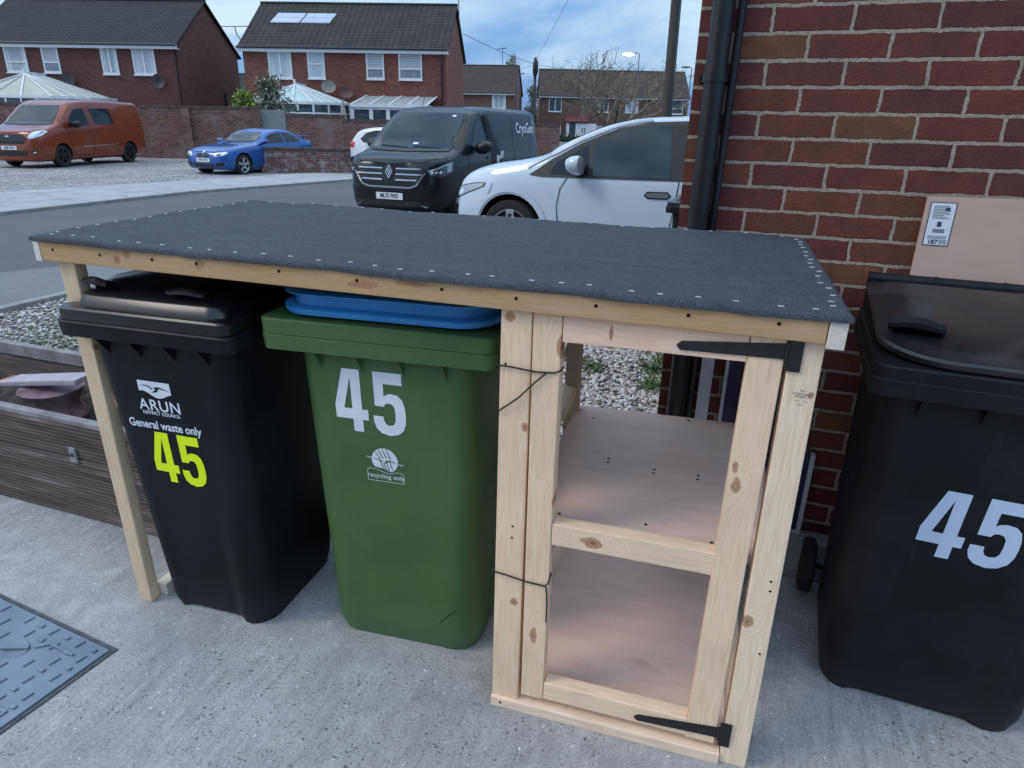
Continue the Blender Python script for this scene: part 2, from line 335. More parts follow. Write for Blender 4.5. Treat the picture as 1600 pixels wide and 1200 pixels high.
# concrete drive in front, under and beyond the store
sheet('driveway', [(-6, -8), (8, -8), (8, .99), (1.0, .99), (1.0, 1.1), (-.9, 1.1), (-.9, .30), (-6, .2)], 0, M['concrete'])
sheet('garden_bed', [(-4.6, .2), (-.9, .3), (-.9, 1.1), (1.0, 1.1), (1.0, 4.3), (-4.6, 4.3)], -.004, M['gravelbed'])
sheet('house_drive', [(-4.7, 4.3), (9, 4.3), (9, 14), (-1.9, 14), (-3.2, 9.2), (-4.7, 5.6)], .012, M['path'])
e_ = MB(); e_.box(-4.71, -4.61, -6, 4.35, -.05, .045); e_.build('garden_edging', M['kerb'], bevel=.01)['kind'] = 'structure'
sheet('wall_footing', [(.93, 1.0), (1.04, 1.0), (1.04, 3.9), (.93, 3.9)], .03, M['kerb'], base=-.03)

# loose stones as real pebbles
def pebbles(name, boxes, n, smin, smax, mt):
    ico = bmesh.new(); bmesh.ops.create_icosphere(ico, subdivisions=1, radius=1); iv = [v.co.copy() for v in ico.verts]; ifc = [tuple(v.index for v in f.verts) for f in ico.faces]; ico.free()
    vs = []; fs = []
    for _ in range(n):
        bx = random.choice(boxes); x = random.uniform(bx[0], bx[1]); y = random.uniform(bx[2], bx[3])
        s_ = random.uniform(smin, smax); sx, sy_, sz = s_ * random.uniform(.8, 1.4), s_ * random.uniform(.7, 1.1), s_ * random.uniform(.45, .8)
        a = random.uniform(0, 6.3); ca, sa = math.cos(a), math.sin(a); ti = random.uniform(-.4, .4); b0 = len(vs)
        z0 = random.uniform(0, .012) + bx[4]
        for v in iv:
            j = 1 + random.uniform(-.15, .15); X, Y, Z = v.x * sx * j, v.y * sy_ * j, v.z * sz * j + v.x * sx * ti
            vs.append((x + X * ca - Y * sa, y + X * sa + Y * ca, z0 + Z))
        fs += [tuple(b0 + i for i in f) for f in ifc]
    b = MB(); b.v = vs; b.f = fs; return b.build(name, mt, fix=False)
def m_pebble():
    mt = mat('pebbles', rough=.75); g = G(mt); geo = g.n('ShaderNodeNewGeometry')
    c = g.ramp(geo.outputs['Random Per Island'], [(0, (.22, .19, .17)), (.25, (.38, .33, .29)), (.5, (.52, .50, .47)), (.8, (.68, .67, .65)), (1, (.42, .43, .45))])
    g.set('Base Color', g.mix(.3, c, g.ramp(g.noise(g.co(), 90, 3), [(.3, (.5, .5, .5)), (.7, (1.3, 1.3, 1.3))]), 'MULTIPLY')); return mt
M['pebble'] = m_pebble()
po = pebbles('gravel', [(-.55, .96, 1.12, 3.7, 0), (-.55, .96, 1.12, 3.7, 0), (-4.58, -1.2, .9, 4.2, 0), (-4.58, -2.3, .3, 4.2, 0), (-2.6, -.9, .95, 3.0, 0)], 22000, .009, .018, M['pebble'])
tag(po, kind='stuff', label='pale loose gravel behind the bin store', cat='gravel')
# weeds in the gravel
def leafcloud(name, pts, mt, parent=None, size=.03, n=200, spread=.1, up_=1.0, rnd=random):
    b = MB()
    for _ in range(n):
        c = Vector(rnd.choice(pts)) + Vector((rnd.gauss(0, spread), rnd.gauss(0, spread), abs(rnd.gauss(0, spread)) * up_))
        a = Vector((rnd.uniform(-1, 1), rnd.uniform(-1, 1), rnd.uniform(-.6, 1))).normalized(); d = a.orthogonal().normalized(); d.rotate(Matrix.Rotation(rnd.uniform(0, 6.3), 3, a))
        w = a.cross(d) * size * rnd.uniform(.25, .5); d = d * size * rnd.uniform(.7, 1.4)
        b.add([c - d, c - w, c + d, c + w], [(0, 1, 2, 3)])
    return b.build(name, mt, parent, fix=False)
M['leaf'] = noisy('leaf_green', (.05, .09, .03), (.13, .19, .07), 4, .6, 0)
w_ = leafcloud('weed_patch', [(.86, 3.2, .02), (.80, 3.0, .01), (.84, 2.7, .01), (.4, 2.9, .0), (.15, 3.1, 0)], M['leaf'], size=.018, n=900, spread=.045, up_=.8)
tag(w_, 'low green weeds growing in the gravel behind the bin store', 'weeds', kind='stuff')
w_ = leafcloud('moss_patch', [(-3.4, 1.9, .01), (-3.7, 2.2, .01), (-3.1, 1.6, .01), (-2.9, 2.0, .01)], M['leaf'], size=.012, n=1500, spread=.16, up_=.1)
tag(w_, 'thin green moss on the gravel left of the bin store', 'moss', kind='stuff')

# manhole cover
def frame2(o, ux, uy):
    return lambda a, b, z=0: (o[0] + ux[0] * a + uy[0] * b, o[1] + ux[1] * a + uy[1] * b, z)
mh = empty('manhole_cover', (-.42, -.25, 0), R(174.9)); tag(mh, 'square steel access cover with raised pattern set in the concrete drive', 'manhole cover')
# local x runs to the far left corner, local y towards the camera
ML, MW = .60, .46
fr = MB(); t_ = .012
fr.box(-t_, ML + t_, -t_, 0, -.03, .004); fr.box(-t_, ML + t_, MW, MW + t_, -.03, .004); fr.box(-t_, 0, 0, MW, -.03, .004); fr.box(ML, ML + t_, 0, MW, -.03, .004)
fr.build('frame', M['steeldark'], mh)
rb_ = MB()
rr = random.Random(3)
for j in range(11):
    for i in range(9):
        cx_, cy__ = .045 + i * .064, .03 + j * .04
        if math.hypot(cx_ - .27, (cy__ - .13)) < .06: continue
        if (i + j) % 2: rb_.bar((cx_ - .002, cy__ - .016, .0085), (cx_ + .002, cy__ + .016, .0085), .009, .009)
        elif rr.random() < .6: rb_.bar((cx_ - .012, cy__, .0085), (cx_ + .010, cy__, .0085), .014, .010)
for (a0, b0, a1, b1) in ((.04, .29, .24, .29), (.24, .29, .28, .33), (.28, .33, .5, .33), (.08, .07, .19, .07), (.19, .07, .22, .10)): rb_.bar((a0, b0, .009), (a1, b1, .009), .009, .010)
rb_.box(.004, ML - .004, .004, MW - .004, -.02, .008); rb_.build('plate', M['steel'], mh, bevel=.0015)
lp = MB(); lp.loft([[Vector((.27 + r_ * math.cos(a), .13 + r_ * .8 * math.sin(a), z_)) for a in [2 * math.pi * k / 24 for k in range(24)]] for r_, z_ in ((.046, .0085), (.043, .0115), (.037, .0105), (.030, .0088))])
lp.build('lifting_recess', M['steel'], mh, smooth=True)
hb = MB(); hb.bar((.232, .11, .014), (.308, .15, .014), .012, .008); hb.build('lifting_bar', M['steel'], mh, bevel=.002)

# ------------------------------------------------------------------ NEAR HOUSE (brick wall on the right)
WD = 1.019
WX0, WROW = 1.281, 1.596
nearcols = [(0, (.092, .026, .022)), (.3, (.150, .036, .027)), (.55, (.115, .024, .023)), (.8, (.165, .052, .028)), (.93, (.125, .032, .025)), (1, (.17, .078, .034))]
M['nearbrick'] = m_brickwall('near_brick', nearcols, (.33, .285, .22), dirt=(6, .55, .8, (.05, .028, .024), .55), ox=-WX0 + .1125 + .225 * 40, oz=-(WROW - .0375) + .075 * 40, ms=.0066, wob=.0065, bstr=1.4, smooth=.25)
M['nearbricky'] = m_brickwall('near_brick_side', nearcols, (.33, .285, .22), ox=.225 * 40, oz=-(WROW - .0375) + .075 * 40, axis='y', ms=.0072, wob=.005, bstr=1.0)
house = empty('brick_house', (1.065, WD, 0)); tag(house, 'red brick house corner with pale mortar beside the bin store', 'house')
def hw(b): return b
wl = MB().add([(1.065, WD, -.05), (9, WD, -.05), (9, WD, 5.2), (1.065, WD, 5.2), (9, 1.3, 5.2), (1.065, 1.3, 5.2)], [(0, 1, 2, 3), (3, 2, 4, 5)])
def place(o, par):      # object keeps world-coordinates mesh under a located parent
    o.parent = par; o.matrix_parent_inverse = Matrix.LocRotScale(par.location, par.rotation_euler, None).inverted(); return o
place(wl.build('front_wall', M['nearbrick'], fix=False), house)
ws = MB().add([(1.065, WD, -.05), (1.065, 9, -.05), (1.065, 9, 5.2), (1.065, WD, 5.2), (9, 9, -.05), (9, 9, 5.2)], [(0, 3, 2, 1), (1, 2, 5, 4)])
place(ws.build('side_wall', M['nearbricky'], fix=False), house)
rf = MB(); rf.prism([(.75, .7), (.75, .85), (5, 4), (9.3, .85), (9.3, .7)], lambda x, z: (x, .75, 4.5 + z), lambda x, z: (x, 9.2, 4.5 + z))
M['tiles_dark'] = noisy('roof_tiles_dark', (.018, .017, .016), (.045, .042, .038), 3, .8, 0)
place(rf.build('roof', M['tiles_dark']), house)
dp = MB(); dp.tube([(1.135, WD - .045, 5.0), (1.135, WD - .045, .04)], .034, 20)
pipe = dp.build('downpipe', M['blackpipe'], None, smooth=True); place(pipe, house)
cl = MB(); cl.tube([(1.135, WD - .045, 1.72), (1.135, WD - .045, 1.745)], .039, 20); cl.box(1.085, 1.185, WD - .02, WD + .003, 1.722, 1.743)
o = cl.build('pipe_bracket', M['blackpipe'], pipe, smooth=True); o.matrix_parent_inverse = Matrix()
dp2 = MB(); dp2.tube([(1.190, WD - .028, 5.0), (1.190, WD - .028, 1.9), (1.182, WD - .028, 1.3), (1.182, WD - .028, .04)], .013, 10)
place(dp2.build('cable_duct', M['blackpipe'], None, smooth=True), house)

# things leaning on the wall
o = MB().box(1.206, 1.250, WD - .035, WD - .012, .04, 1.12).build('white_plank', M['board_white'], bevel=.002); tag(o, 'narrow white plank upright against the brick wall behind the shelf', 'plank')
t = empty('navy_panel', (1.45, WD - .02, 0)); tag(t, 'dark navy panel with white edges upright against the wall behind the bin store', 'panel')
place(MB().hexa([(1.302, WD - .028, .175), (1.625, WD - .028, .175), (1.625, WD - .012, .175), (1.302, WD - .012, .175), (1.302, WD - .028, 1.0), (1.625, WD - .028, .50), (1.625, WD - .012, .50), (1.302, WD - .012, 1.0)]).build('face', M['navy']), t)
place(MB().box(1.290, 1.302, WD - .036, WD - .008, .165, 1.02).box(1.625, 1.640, WD - .036, WD - .008, .165, .495).box(1.302, 1.625, WD - .036, WD - .008, .165, .175).build('edge_trim', M['board_white']), t)
o = MB().box(1.24, 2.2, .93, WD - .001, 0, .165).build('brick_step', M['kerb'], bevel=.006); tag(o, 'low weathered stone step at the foot of the brick wall', 'step')
ps = empty('plywood_sheet', (2.2, .93, .16)); tag(ps, 'pale plywood sheet with a white sticker leaning on the brick wall', 'plywood sheet')
def plyf(a, zz, off=0): return (a, .95 + (zz - .166) * (1.005 - .95) / (1.41 - .166) - off, zz)
plm = MB().hexa([plyf(1.80, .166, .012), plyf(2.75, .166, .012), plyf(2.75, .166), plyf(1.80, .166), plyf(1.80, 1.405, .012), plyf(2.75, 1.415, .012), plyf(2.75, 1.415), plyf(1.80, 1.405)]).build('board', M['plyboard']); place(plm, ps)
def stk(a0, a1, z0, z1, off): return MB().add([plyf(a0, z0, off), plyf(a1, z0, off), plyf(a1, z1, off), plyf(a0, z1, off)], [(0, 1, 2, 3)])
M['paper'] = mat('paper', (.70, .76, .82), .5); M['ink'] = mat('ink', (.04, .05, .07), .6)
sk = empty('sticker'); sk.parent = ps
place(MB().box(1.813, 1.880, .990, .9905, 1.262, 1.389).build('x', M['ink']), ps); bpy.data.objects.remove(bpy.data.objects['x']); bpy.data.objects.remove(sk)
o1 = stk(1.812, 1.882, 1.261, 1.390, .0135).build('sticker_border', M['ink'], fix=False); place(o1, ps)
o2 = stk(1.8145, 1.8795, 1.2635, 1.3875, .0142).build('sticker', M['paper'], fix=False); place(o2, ps)
pr = MB()
def pr_(s_): pr.add(s_.v, s_.f)
rr = random.Random(5)
for k in range(9): pr_(stk(1.822, 1.822 + rr.uniform(.03, .05), 1.378 - k * .0045, 1.3795 - k * .0045, .0148))
pr_(stk(1.854, 1.866, 1.366, 1.376, .0149))
pr_(stk(1.840, 1.852, 1.318, 1.333, .0148))
for k in range(14): pr_(stk(1.832 + k * .0023, 1.8332 + k * .0023, 1.300, 1.312, .0148))
for k in range(3): pr_(stk(1.822, 1.872, 1.2895 - k * .0035, 1.2907 - k * .0035, .0148))
tm = text_mb('187', .018, lambda a, b_: plyf(1.838 + a, 1.272 + b_, .0149), .0006); pr_(tm)
for k in range(4): pr_(stk(1.854, 1.876, 1.267 + k * .0035, 1.2684 + k * .0035, .0148))
place(pr.build('sticker_print', M['ink'], fix=False), ps)

# ------------------------------------------------------------------ BIN STORE
SX, SR = 1.481, .046
store = empty('bin_store', (SX, 0, 0), SR); tag(store, 'timber bin store with grey felt roof and an open shelved cupboard', 'bin store')
def zt(x): return 1.262 + (1.237 - 1.262) * (x + 2.03) / 2.03      # fascia top, front
KN = {'post_l': [(-.666, 1.175, .013, .014, 1), (-.624, .902, .008, .013, 1), (-.640, .379, .011, .013, 1)],
      'stile_l': [(-.543, 1.111, .012, .03, .8), (-.583, .282, .011, .028, 1), (-.542, .709, .008, .022, .8)],
      'stile_r': [(-.127, .837, .014, .026, .75), (-.135, .88, .008, .02, .5)],
      'post_r': [(-.052, .472, .014, .018, 1), (-.010, 1.07, .007, .009, 1)],
      'mid': [(-.441, .612, .03, .016, .85)], 'top': [(-.433, 1.160, .005, .018, 1)], 'bot': [(-.21, .145, .012, .008, 1)],
      'fascia': [(-1.755, 1.228, .012, .014, 1), (-1.489, 1.236, .022, .018, .45), (-1.03, 1.222, .06, .012, .6), (-.90, 1.235, .08, .014, .25), (-1.72, 1.245, .02, .02, .3)],
      'leg': [(-1.94, .951, .010, .016, .7), (-1.942, .554, .012, .016, .8)]}
pine = (.60, .47, .33); pl = (.72, .61, .47)
def wd(nm, ax, key=None, **kw): return m_wood('pine_' + nm, ax, knots=KN.get(key, ()), **kw)
MWv = wd('v', 2); MWx = wd('x', 0); MWy = wd('y', 1)
fas = dict(base=(.42, .25, .10), light=(.54, .345, .165), dark=(.24, .13, .05))
TY = .020           # front face of posts / door
# fascia (front rail of the roof)
fa = MB(); xs = [-2.018 + i * (2.010 / 6) for i in range(7)]
fa.hexa([(-2.018, 0, zt(-2.02) - .055), (-.006, 0, zt(0) - .049), (-.006, .02, zt(0) - .049), (-2.018, .02, zt(-2.02) - .055), (-2.018, 0, zt(-2.02)), (-.006, 0, zt(0)), (-.006, .02, zt(0)), (-2.018, .02, zt(-2.02))])
fascia = fa.build('fascia_rail', wd('fascia', 0, 'fascia', **fas), store, bevel=.0025)
def screws(par, pts, y, r=.0042, ax='y'):
    for (x, z) in pts:
        s_ = MB()
        if ax == 'y': s_.tube([(x, y + .002, z), (x, y - .0008, z)], r, 10)
        else: s_.tube([(x, z, y - .002), (x, z, y + .0008)], r, 10)
        s_.build('screw', M['screw'], par)
screws(fascia, [(x, z - .012 if x > -1.3 else z - .016) for x, z in [(-1.974, 1.255), (-1.811, 1.252), (-1.639, 1.252), (-1.5, 1.252), (-1.256, 1.248), (-1.042, 1.243), (-.825, 1.24), (-.647, 1.235), (-.468, 1.235), (-.274, 1.233), (-.097, 1.233)]], 0)
YB = .93
def zback(x): return 1.270 + (1.255 - 1.270) * (x + 2.03) / 2.03
for s_, nm in ((-2.040, 'l'), (-.004, 'r')):
    x0, x1 = (s_, s_ + .0205) if nm == 'l' else (s_, s_ + .034)
    b = MB(); d_ = .058 if nm == 'l' else .058
    b.hexa([(x0, -.002, zt(x0) - d_), (x1, -.002, zt(x1) - d_), (x1, YB, zback(x1) - d_), (x0, YB, zback(x0) - d_), (x0, -.002, zt(x0) + .001), (x1, -.002, zt(x1) + .001), (x1, YB, zback(x1)), (x0, YB, zback(x0))])
    b.build('side_rail', wd('rail' + nm, 1, base=(.66, .60, .52), light=(.78, .74, .68)), store, bevel=.002)
b = MB(); b.hexa([(-2.02, YB - .04, zback(-2.02) - .06), (0, YB - .04, zback(0) - .06), (0, YB, zback(0) - .06), (-2.02, YB, zback(-2.02) - .06), (-2.02, YB - .04, zback(-2.02)), (0, YB - .04, zback(0)), (0, YB, zback(0)), (-2.02, YB, zback(-2.02))])
b.build('rear_rail', MWx, store, bevel=.002)
for x in (-1.36, -.68):
    b = MB(); b.hexa([(x, .02, zt(x) - .05), (x + .04, .02, zt(x) - .05), (x + .04, YB - .04, zback(x) - .05), (x, YB - .04, zback(x) - .05), (x, .02, zt(x) - .002), (x + .04, .02, zt(x) - .002), (x + .04, YB - .04, zback(x) - .002), (x, YB - .04, zback(x) - .002)])
    b.build('roof_joist', MWy, store)
# felt roof: a slab with softly rounded edge
x0, x1, y0, y1 = -2.045, .036, -.008, .945
nx, ny = 40, 16; rings = []
b = MB(); top = {}
def feltz(u, v, x, y):
    base = (zt(x) * (1 - v) + zback(x) * v) + .004
    edge = min(u * 2.08, (1 - u) * 2.08, v * .95, (1 - v) * .95)
    return base + .009 + .0016 * math.sin(x * 9 + y * 4) + .0011 * math.sin(x * 23 - y * 17 + 1) + .0008 * math.sin(x * 51 + y * 37) - .006 * max(0, 1 - edge / .010) ** 2
us = [0, .003, .007] + [.02 + .96 * i / nx for i in range(nx + 1)] + [.993, .997, 1]; vsq = [0, .006, .015] + [.03 + .94 * i / ny for i in range(ny + 1)] + [.985, .994, 1]
for iv_, v in enumerate(vsq):
    for iu, u in enumerate(us):
        x = x0 + (x1 - x0) * u; y = y0 + (y1 - y0) * v - (1 - v) ** 12 * .002 * (math.sin(x * 13) + .6 * math.sin(x * 41)); b.v.append((x, y, feltz(u, v, x, y)))
nu, nv = len(us), len(vsq)
for j in range(nv - 1):
    for i in range(nu - 1): b.f.append((j * nu + i, j * nu + i + 1, (j + 1) * nu + i + 1, (j + 1) * nu + i))
ring = [(i, 0) for i in range(nu)] + [(nu - 1, j) for j in range(1, nv)] + [(i, nv - 1) for i in range(nu - 2, -1, -1)] + [(0, j) for j in range(nv - 2, 0, -1)]
b0 = len(b.v)
for (i, j) in ring:
    q = b.v[j * nu + i]; b.v.append((q[0], q[1], q[2] - .009))
nr = len(ring)
for k in range(nr):
    a = ring[k]; c = ring[(k + 1) % nr]; b.f.append((a[1] * nu + a[0], b0 + k, b0 + (k + 1) % nr, c[1] * nu + c[0]))
b.f.append(tuple(b0 + k for k in range(nr)))
felt = b.build('roof_felt', M['felt'], store, smooth=60)
def surfz(x, y):
    return feltz((x - x0) / (x1 - x0), (y - y0) / (y1 - y0), x, y)
rr = random.Random(11)
st = []
for k in range(27): st.append((-2.0 + k * .076 + rr.uniform(-.012, .012), .030 + rr.uniform(-.004, .004), rr.uniform(-.15, .15)))
for k in range(13): st.append((-2.02 + rr.uniform(0, .006), .06 + k * .068, rr.uniform(-.15, .15)))
for k in range(16): st.append((.012 + rr.uniform(-.01, .006), .05 + k * .056 + rr.uniform(-.01, .01), rr.uniform(-.1, .1)))
for k in range(20): st.append((-1.95 + k * .1 + rr.uniform(-.02, .02), .922, rr.uniform(-.15, .15)))
for (x, y, a) in st:
    z = surfz(x, y); s_ = MB(); dx, dy = math.cos(a) * .0058, math.sin(a) * .0058
    s_.bar((x - dx, y - dy, z + .001), (x + dx, y + dy, z + .001), .0029, .0018); s_.build('staple', M['staple'], felt)
# posts
def post(nm, xa, xb, ya, yb_, zb_, ztp, key=None, name='post', xt=None, **kw):
    if xt is None: xt = (xa, xb)
    b = MB().hexa([(xa, ya[0], zb_), (xb, ya[0], zb_), (xb, yb_[0], zb_), (xa, yb_[0], zb_), (xt[0], ya[1], ztp), (xt[1], ya[1], ztp), (xt[1], yb_[1], ztp), (xt[0], yb_[1], ztp)])
    return b.build(name, wd(nm, 2, key, **kw), store, bevel=.004)
pleg = post('leg', -2.020, -1.968, (.062, .022), (.102, .060), 0, zt(-1.95) - .03, 'leg', xt=(-1.992, -1.936), base=(.62, .46, .29), light=(.76, .60, .41))
screws(pleg, [(-1.990, .773), (-1.965, .773)], .045)
post('legb', -1.99, -1.928, (.84, .84), (.89, .89), 0, 1.21)
p1 = post('postl', -.700, -.6225, (TY, TY), (.065, .065), .035, zt(-.66) - .03, 'post_l', xt=(-.688, -.614)); screws(p1, [(-.675, 1.059), (-.649, .617), (-.650, .582)], TY, .003)
post('postlb', -.700, -.648, (.845, .845), (.895, .895), 0, 1.20, base=(.50, .38, .24), light=(.60, .48, .32))
p2 = post('postr', -.058, .010, (TY, TY), (.065, .065), 0.0, zt(-.0) - .03, 'post_r', xt=(-.066, -.001), base=(.82, .60, .41), light=(.94, .76, .57)); screws(p2, [(-.016, .598), (-.014, .571), (-.010, .384)], TY, .003)
post('postrb', -.055, .0, (.845, .845), (.895, .895), 0, 1.20)
# side rails of the end frame
MB().box(-1.99, -1.945, .11, .84, 0, .045).build('bottom_rail', wd('br', 1, light=(.8, .76, .66)), store, bevel=.003)
MB().box(-1.96, -1.93, .07, .84, .745, .79).build('middle_rail', MWy, store, bevel=.003)
for z in (.655,):
    MB().box(-.698, -.655, .066, .844, z, z + .045).build('middle_rail', MWy, store, bevel=.003)
    MB().box(-.03, .0, .066, .844, .55, .595).build('middle_rail', MWy, store, bevel=.003)
MB().box(-.690, -.645, .066, .844, .0, .040).build('bottom_rail', MWy, store, bevel=.003)
MB().box(-.05, -.005, .066, .844, .0, .040).build('bottom_rail', MWy, store, bevel=.003)
# sill
s_ = MB().box(-.701, -.060, .010, .066, 0, .034).build('sill', wd('sill', 0, light=(.94, .76, .59), base=(.82, .60, .42)), store, bevel=.003); screws(s_, [(-.671, .019)], .010, .004)
MB().box(-.645, -.05, .826, .844, 1.0, 1.04).build('rear_batten', MWx, store)
# shelf and floor board
def zshelf(x): return .600 + (x + .65) * .02
sh = MB().hexa([(-.655, .070, .588), (-.012, .070, .600), (-.012, .905, .600), (-.655, .905, .588), (-.655, .070, .600), (-.012, .070, .612), (-.012, .905, .612), (-.655, .905, .600)]).build('shelf', M['ply'], store, bevel=.001)
for (x, y) in ((-.552, .14), (-.322, .155), (-.154, .12), (-.58, .80), (-.64, .86), (-.25, .88), (-.475, .50), (-.474, .475), (-.33, .47), (-.331, .445), (-.20, .47), (-.201, .445), (-.665, .70)):
    zz = .600 + (x + .655) * .012 / .643; q = MB().tube([(x, y, zz - .002), (x, y, zz + .0012)], .0045, 8); q.build('screw', M['screw'], sh)
MB().box(-.645, -.05, .47, .515, .54, .588).build('shelf_batten', MWx, store)
MB().box(-.644, -.051, .067, .90, .041, .053).build('floor_board', M['ply'], store)
# door
dr = empty('door'); dr.parent = store
def dp_(nm, b, mt): return b.build(nm, mt, dr, bevel=.003)
DY0, DY1 = .018, .062
st_l = dp_('door_stile', MB().hexa([(-.612, DY0, .060), (-.549, DY0, .062), (-.549, DY1, .062), (-.612, DY1, .060), (-.611, DY0, 1.200), (-.5435, DY0, 1.198), (-.5435, DY1, 1.198), (-.611, DY1, 1.200)]), wd('stl', 2, 'stile_l'))
st_r = dp_('door_stile', MB().hexa([(-.153, DY0, .060), (-.078, DY0, .060), (-.078, DY1, .060), (-.153, DY1, .060), (-.145, DY0, 1.190), (-.0735, DY0, 1.190), (-.0735, DY1, 1.190), (-.145, DY1, 1.190)]), wd('str', 2, 'stile_r', base=(.80, .56, .37)))
dp_('door_rail', MB().box(-.542, -.1465, DY0 + .001, DY1 - .001, 1.127, 1.196), wd('drt', 0, 'top', light=(.94, .68, .52), base=(.84, .55, .39)))
dp_('door_rail', MB().box(-.5455, -.1475, DY0 + .002, DY1 - .002, .583, .645), wd('drm', 0, 'mid', light=(.94, .73, .53)))
dp_('door_rail', MB().box(-.5475, -.1525, DY0 + .001, DY1 - .001, .064, .122), wd('drb', 0, 'bot', light=(.94, .73, .53)))
MB().box(-.58, -.10, .064, .068, .60, .64).build('rail_back', MWx, dr)
def tee(z, tilt, xtip, par):
    h = MB(); yf = DY0 - .0032
    poly = [(-.070, z + .019), (-.076, z + .019), (xtip + .01, z - tilt + .010), (xtip, z - tilt), (xtip + .008, z - tilt - .010), (-.076, z - .015), (-.070, z - .015)]
    h.prism(poly, lambda a, c: (a, yf, c), lambda a, c: (a, yf + .003, c))
    h.box(-.0695, -.0405, yf, yf + .003, z - .040, z + .038); h.tube([(-.0715, yf - .001, z - .020), (-.0715, yf - .001, z + .022)], .0038, 10)
    o = h.build('tee_hinge', M['iron'], par, bevel=.0006)
    sc_ = MB()
    for q, w_q in ((-.10, z), (-.16, z - tilt * .4), (-.22, z - tilt * .66), (-.055, z + .028), (-.055, z - .030)): sc_.tube([(q, yf, w_q), (q, yf - .0015, w_q)], .004, 8)
    return o
tee(1.158, .008, -.292, dr); tee(.103, .016, -.292, dr)
# stamp printed on the right post
stm = MB(); rr = random.Random(9)
def dash(x, z, w_): stm.add([(x, TY - .0006, z), (x + w_, TY - .0006, z), (x + w_, TY - .0006, z + .0016), (x, TY - .0006, z + .0016)], [(0, 1, 2, 3)])
for (zz, xa, xb) in ((1.078, -.032, -.022), (1.071, -.046, -.012), (1.067, -.043, -.016), (1.063, -.040, -.018), (1.054, -.040, -.030), (1.053, -.022, -.014), (1.046, -.036, -.024)):
    x = xa
    while x < xb: w_q = rr.uniform(.001, .003); dash(x, zz + rr.uniform(-.001, .001), w_q); x += w_q + rr.uniform(.0005, .0015)
stm.build('grade_stamp', mat('stamp', (.12, .12, .13), .8), p2, fix=False)

def cord(nm, pts, label, r=.0022):
    b = MB()
    for p_ in pts: b.tube(p_, r, 6)
    o = b.build(nm, M['cord'], store, smooth=True); o.parent = None; o.matrix_world = Matrix.LocRotScale(store.location, store.rotation_euler, None)
    tag(o, label, 'cord')
yc = DY0 - .004
cord('cord', [[(-.702, .03, 1.056), (-.70, yc, 1.056), (-.66, yc, 1.055), (-.60, yc, 1.050), (-.555, yc, 1.053), (-.541, yc, 1.060), (-.537, .03, 1.064)], [(-.575, yc - .002, 1.050), (-.60, yc - .003, 1.025), (-.64, yc - .003, .98), (-.69, yc - .002, .938), (-.705, .03, .928)]], 'black cord tied round post and door near the top')
cord('cord', [[(-.708, .05, .466), (-.70, yc, .470), (-.66, yc, .466), (-.61, yc, .458), (-.556, yc, .456), (-.5465, yc, .466), (-.543, .03, .49)], [(-.552, yc - .002, .456), (-.549, yc - .001, .43), (-.547, yc - .001, .39), (-.5475, yc, .34)], [(-.70, yc, .470), (-.709, .03, .452)]], 'black cord tied round post and door at the lower half')

# ------------------------------------------------------------------ WHEELED BINS
def bin_face(bw, H, over):      # front face of the body: (a,z) -> local coordinates
    return lambda a, z, off=0: (a, -over * z / H - off, z)
def digit4(x, z, w, h):
    P = lambda a, b: (x + a * w, z + b * h)
    return [[P(*q) for q in pl_] for pl_ in ([(0, .20), (.52, .20), (.52, .37), (.27, .37), (.52, .88), (.52, 1), (.30, 1), (0, .42)], [(.52, 0), (.82, 0), (.82, 1), (.52, 1)], [(.82, .20), (1, .20), (1, .37), (.82, .37)])]
def digit5(x, z, w, h):
    P = lambda a, b: (x + a * w, z + b * h)
    return [[P(*q) for q in [(.08, 1), (.08, .46), (.36, .46), (.40, .505), (.5, .52), (.61, .505), (.675, .45), (.69, .34), (.675, .23), (.61, .175), (.5, .16), (.39, .175), (.335, .23), (.32, .30), (.02, .30), (.02, .20), (.09, .09), (.24, .02), (.5, -.01), (.74, .02), (.91, .10), (.985, .22), (1.0, .34), (.985, .47), (.92, .59), (.78, .66), (.58, .675), (.44, .655), (.37, .62), (.37, .82), (.93, .82), (.93, 1)]]]
def number45(fm, x, z, w, h, sk_=0, gap=.12, off=.0012):
    b = MB()
    for pl_ in digit4(0, 0, w, h) + digit5(w * (1 + gap), 0, w, h):
        b.add([fm(x + a + sk_ * c, z + c, off) for a, c in pl_], [tuple(range(len(pl_)))])
    return b
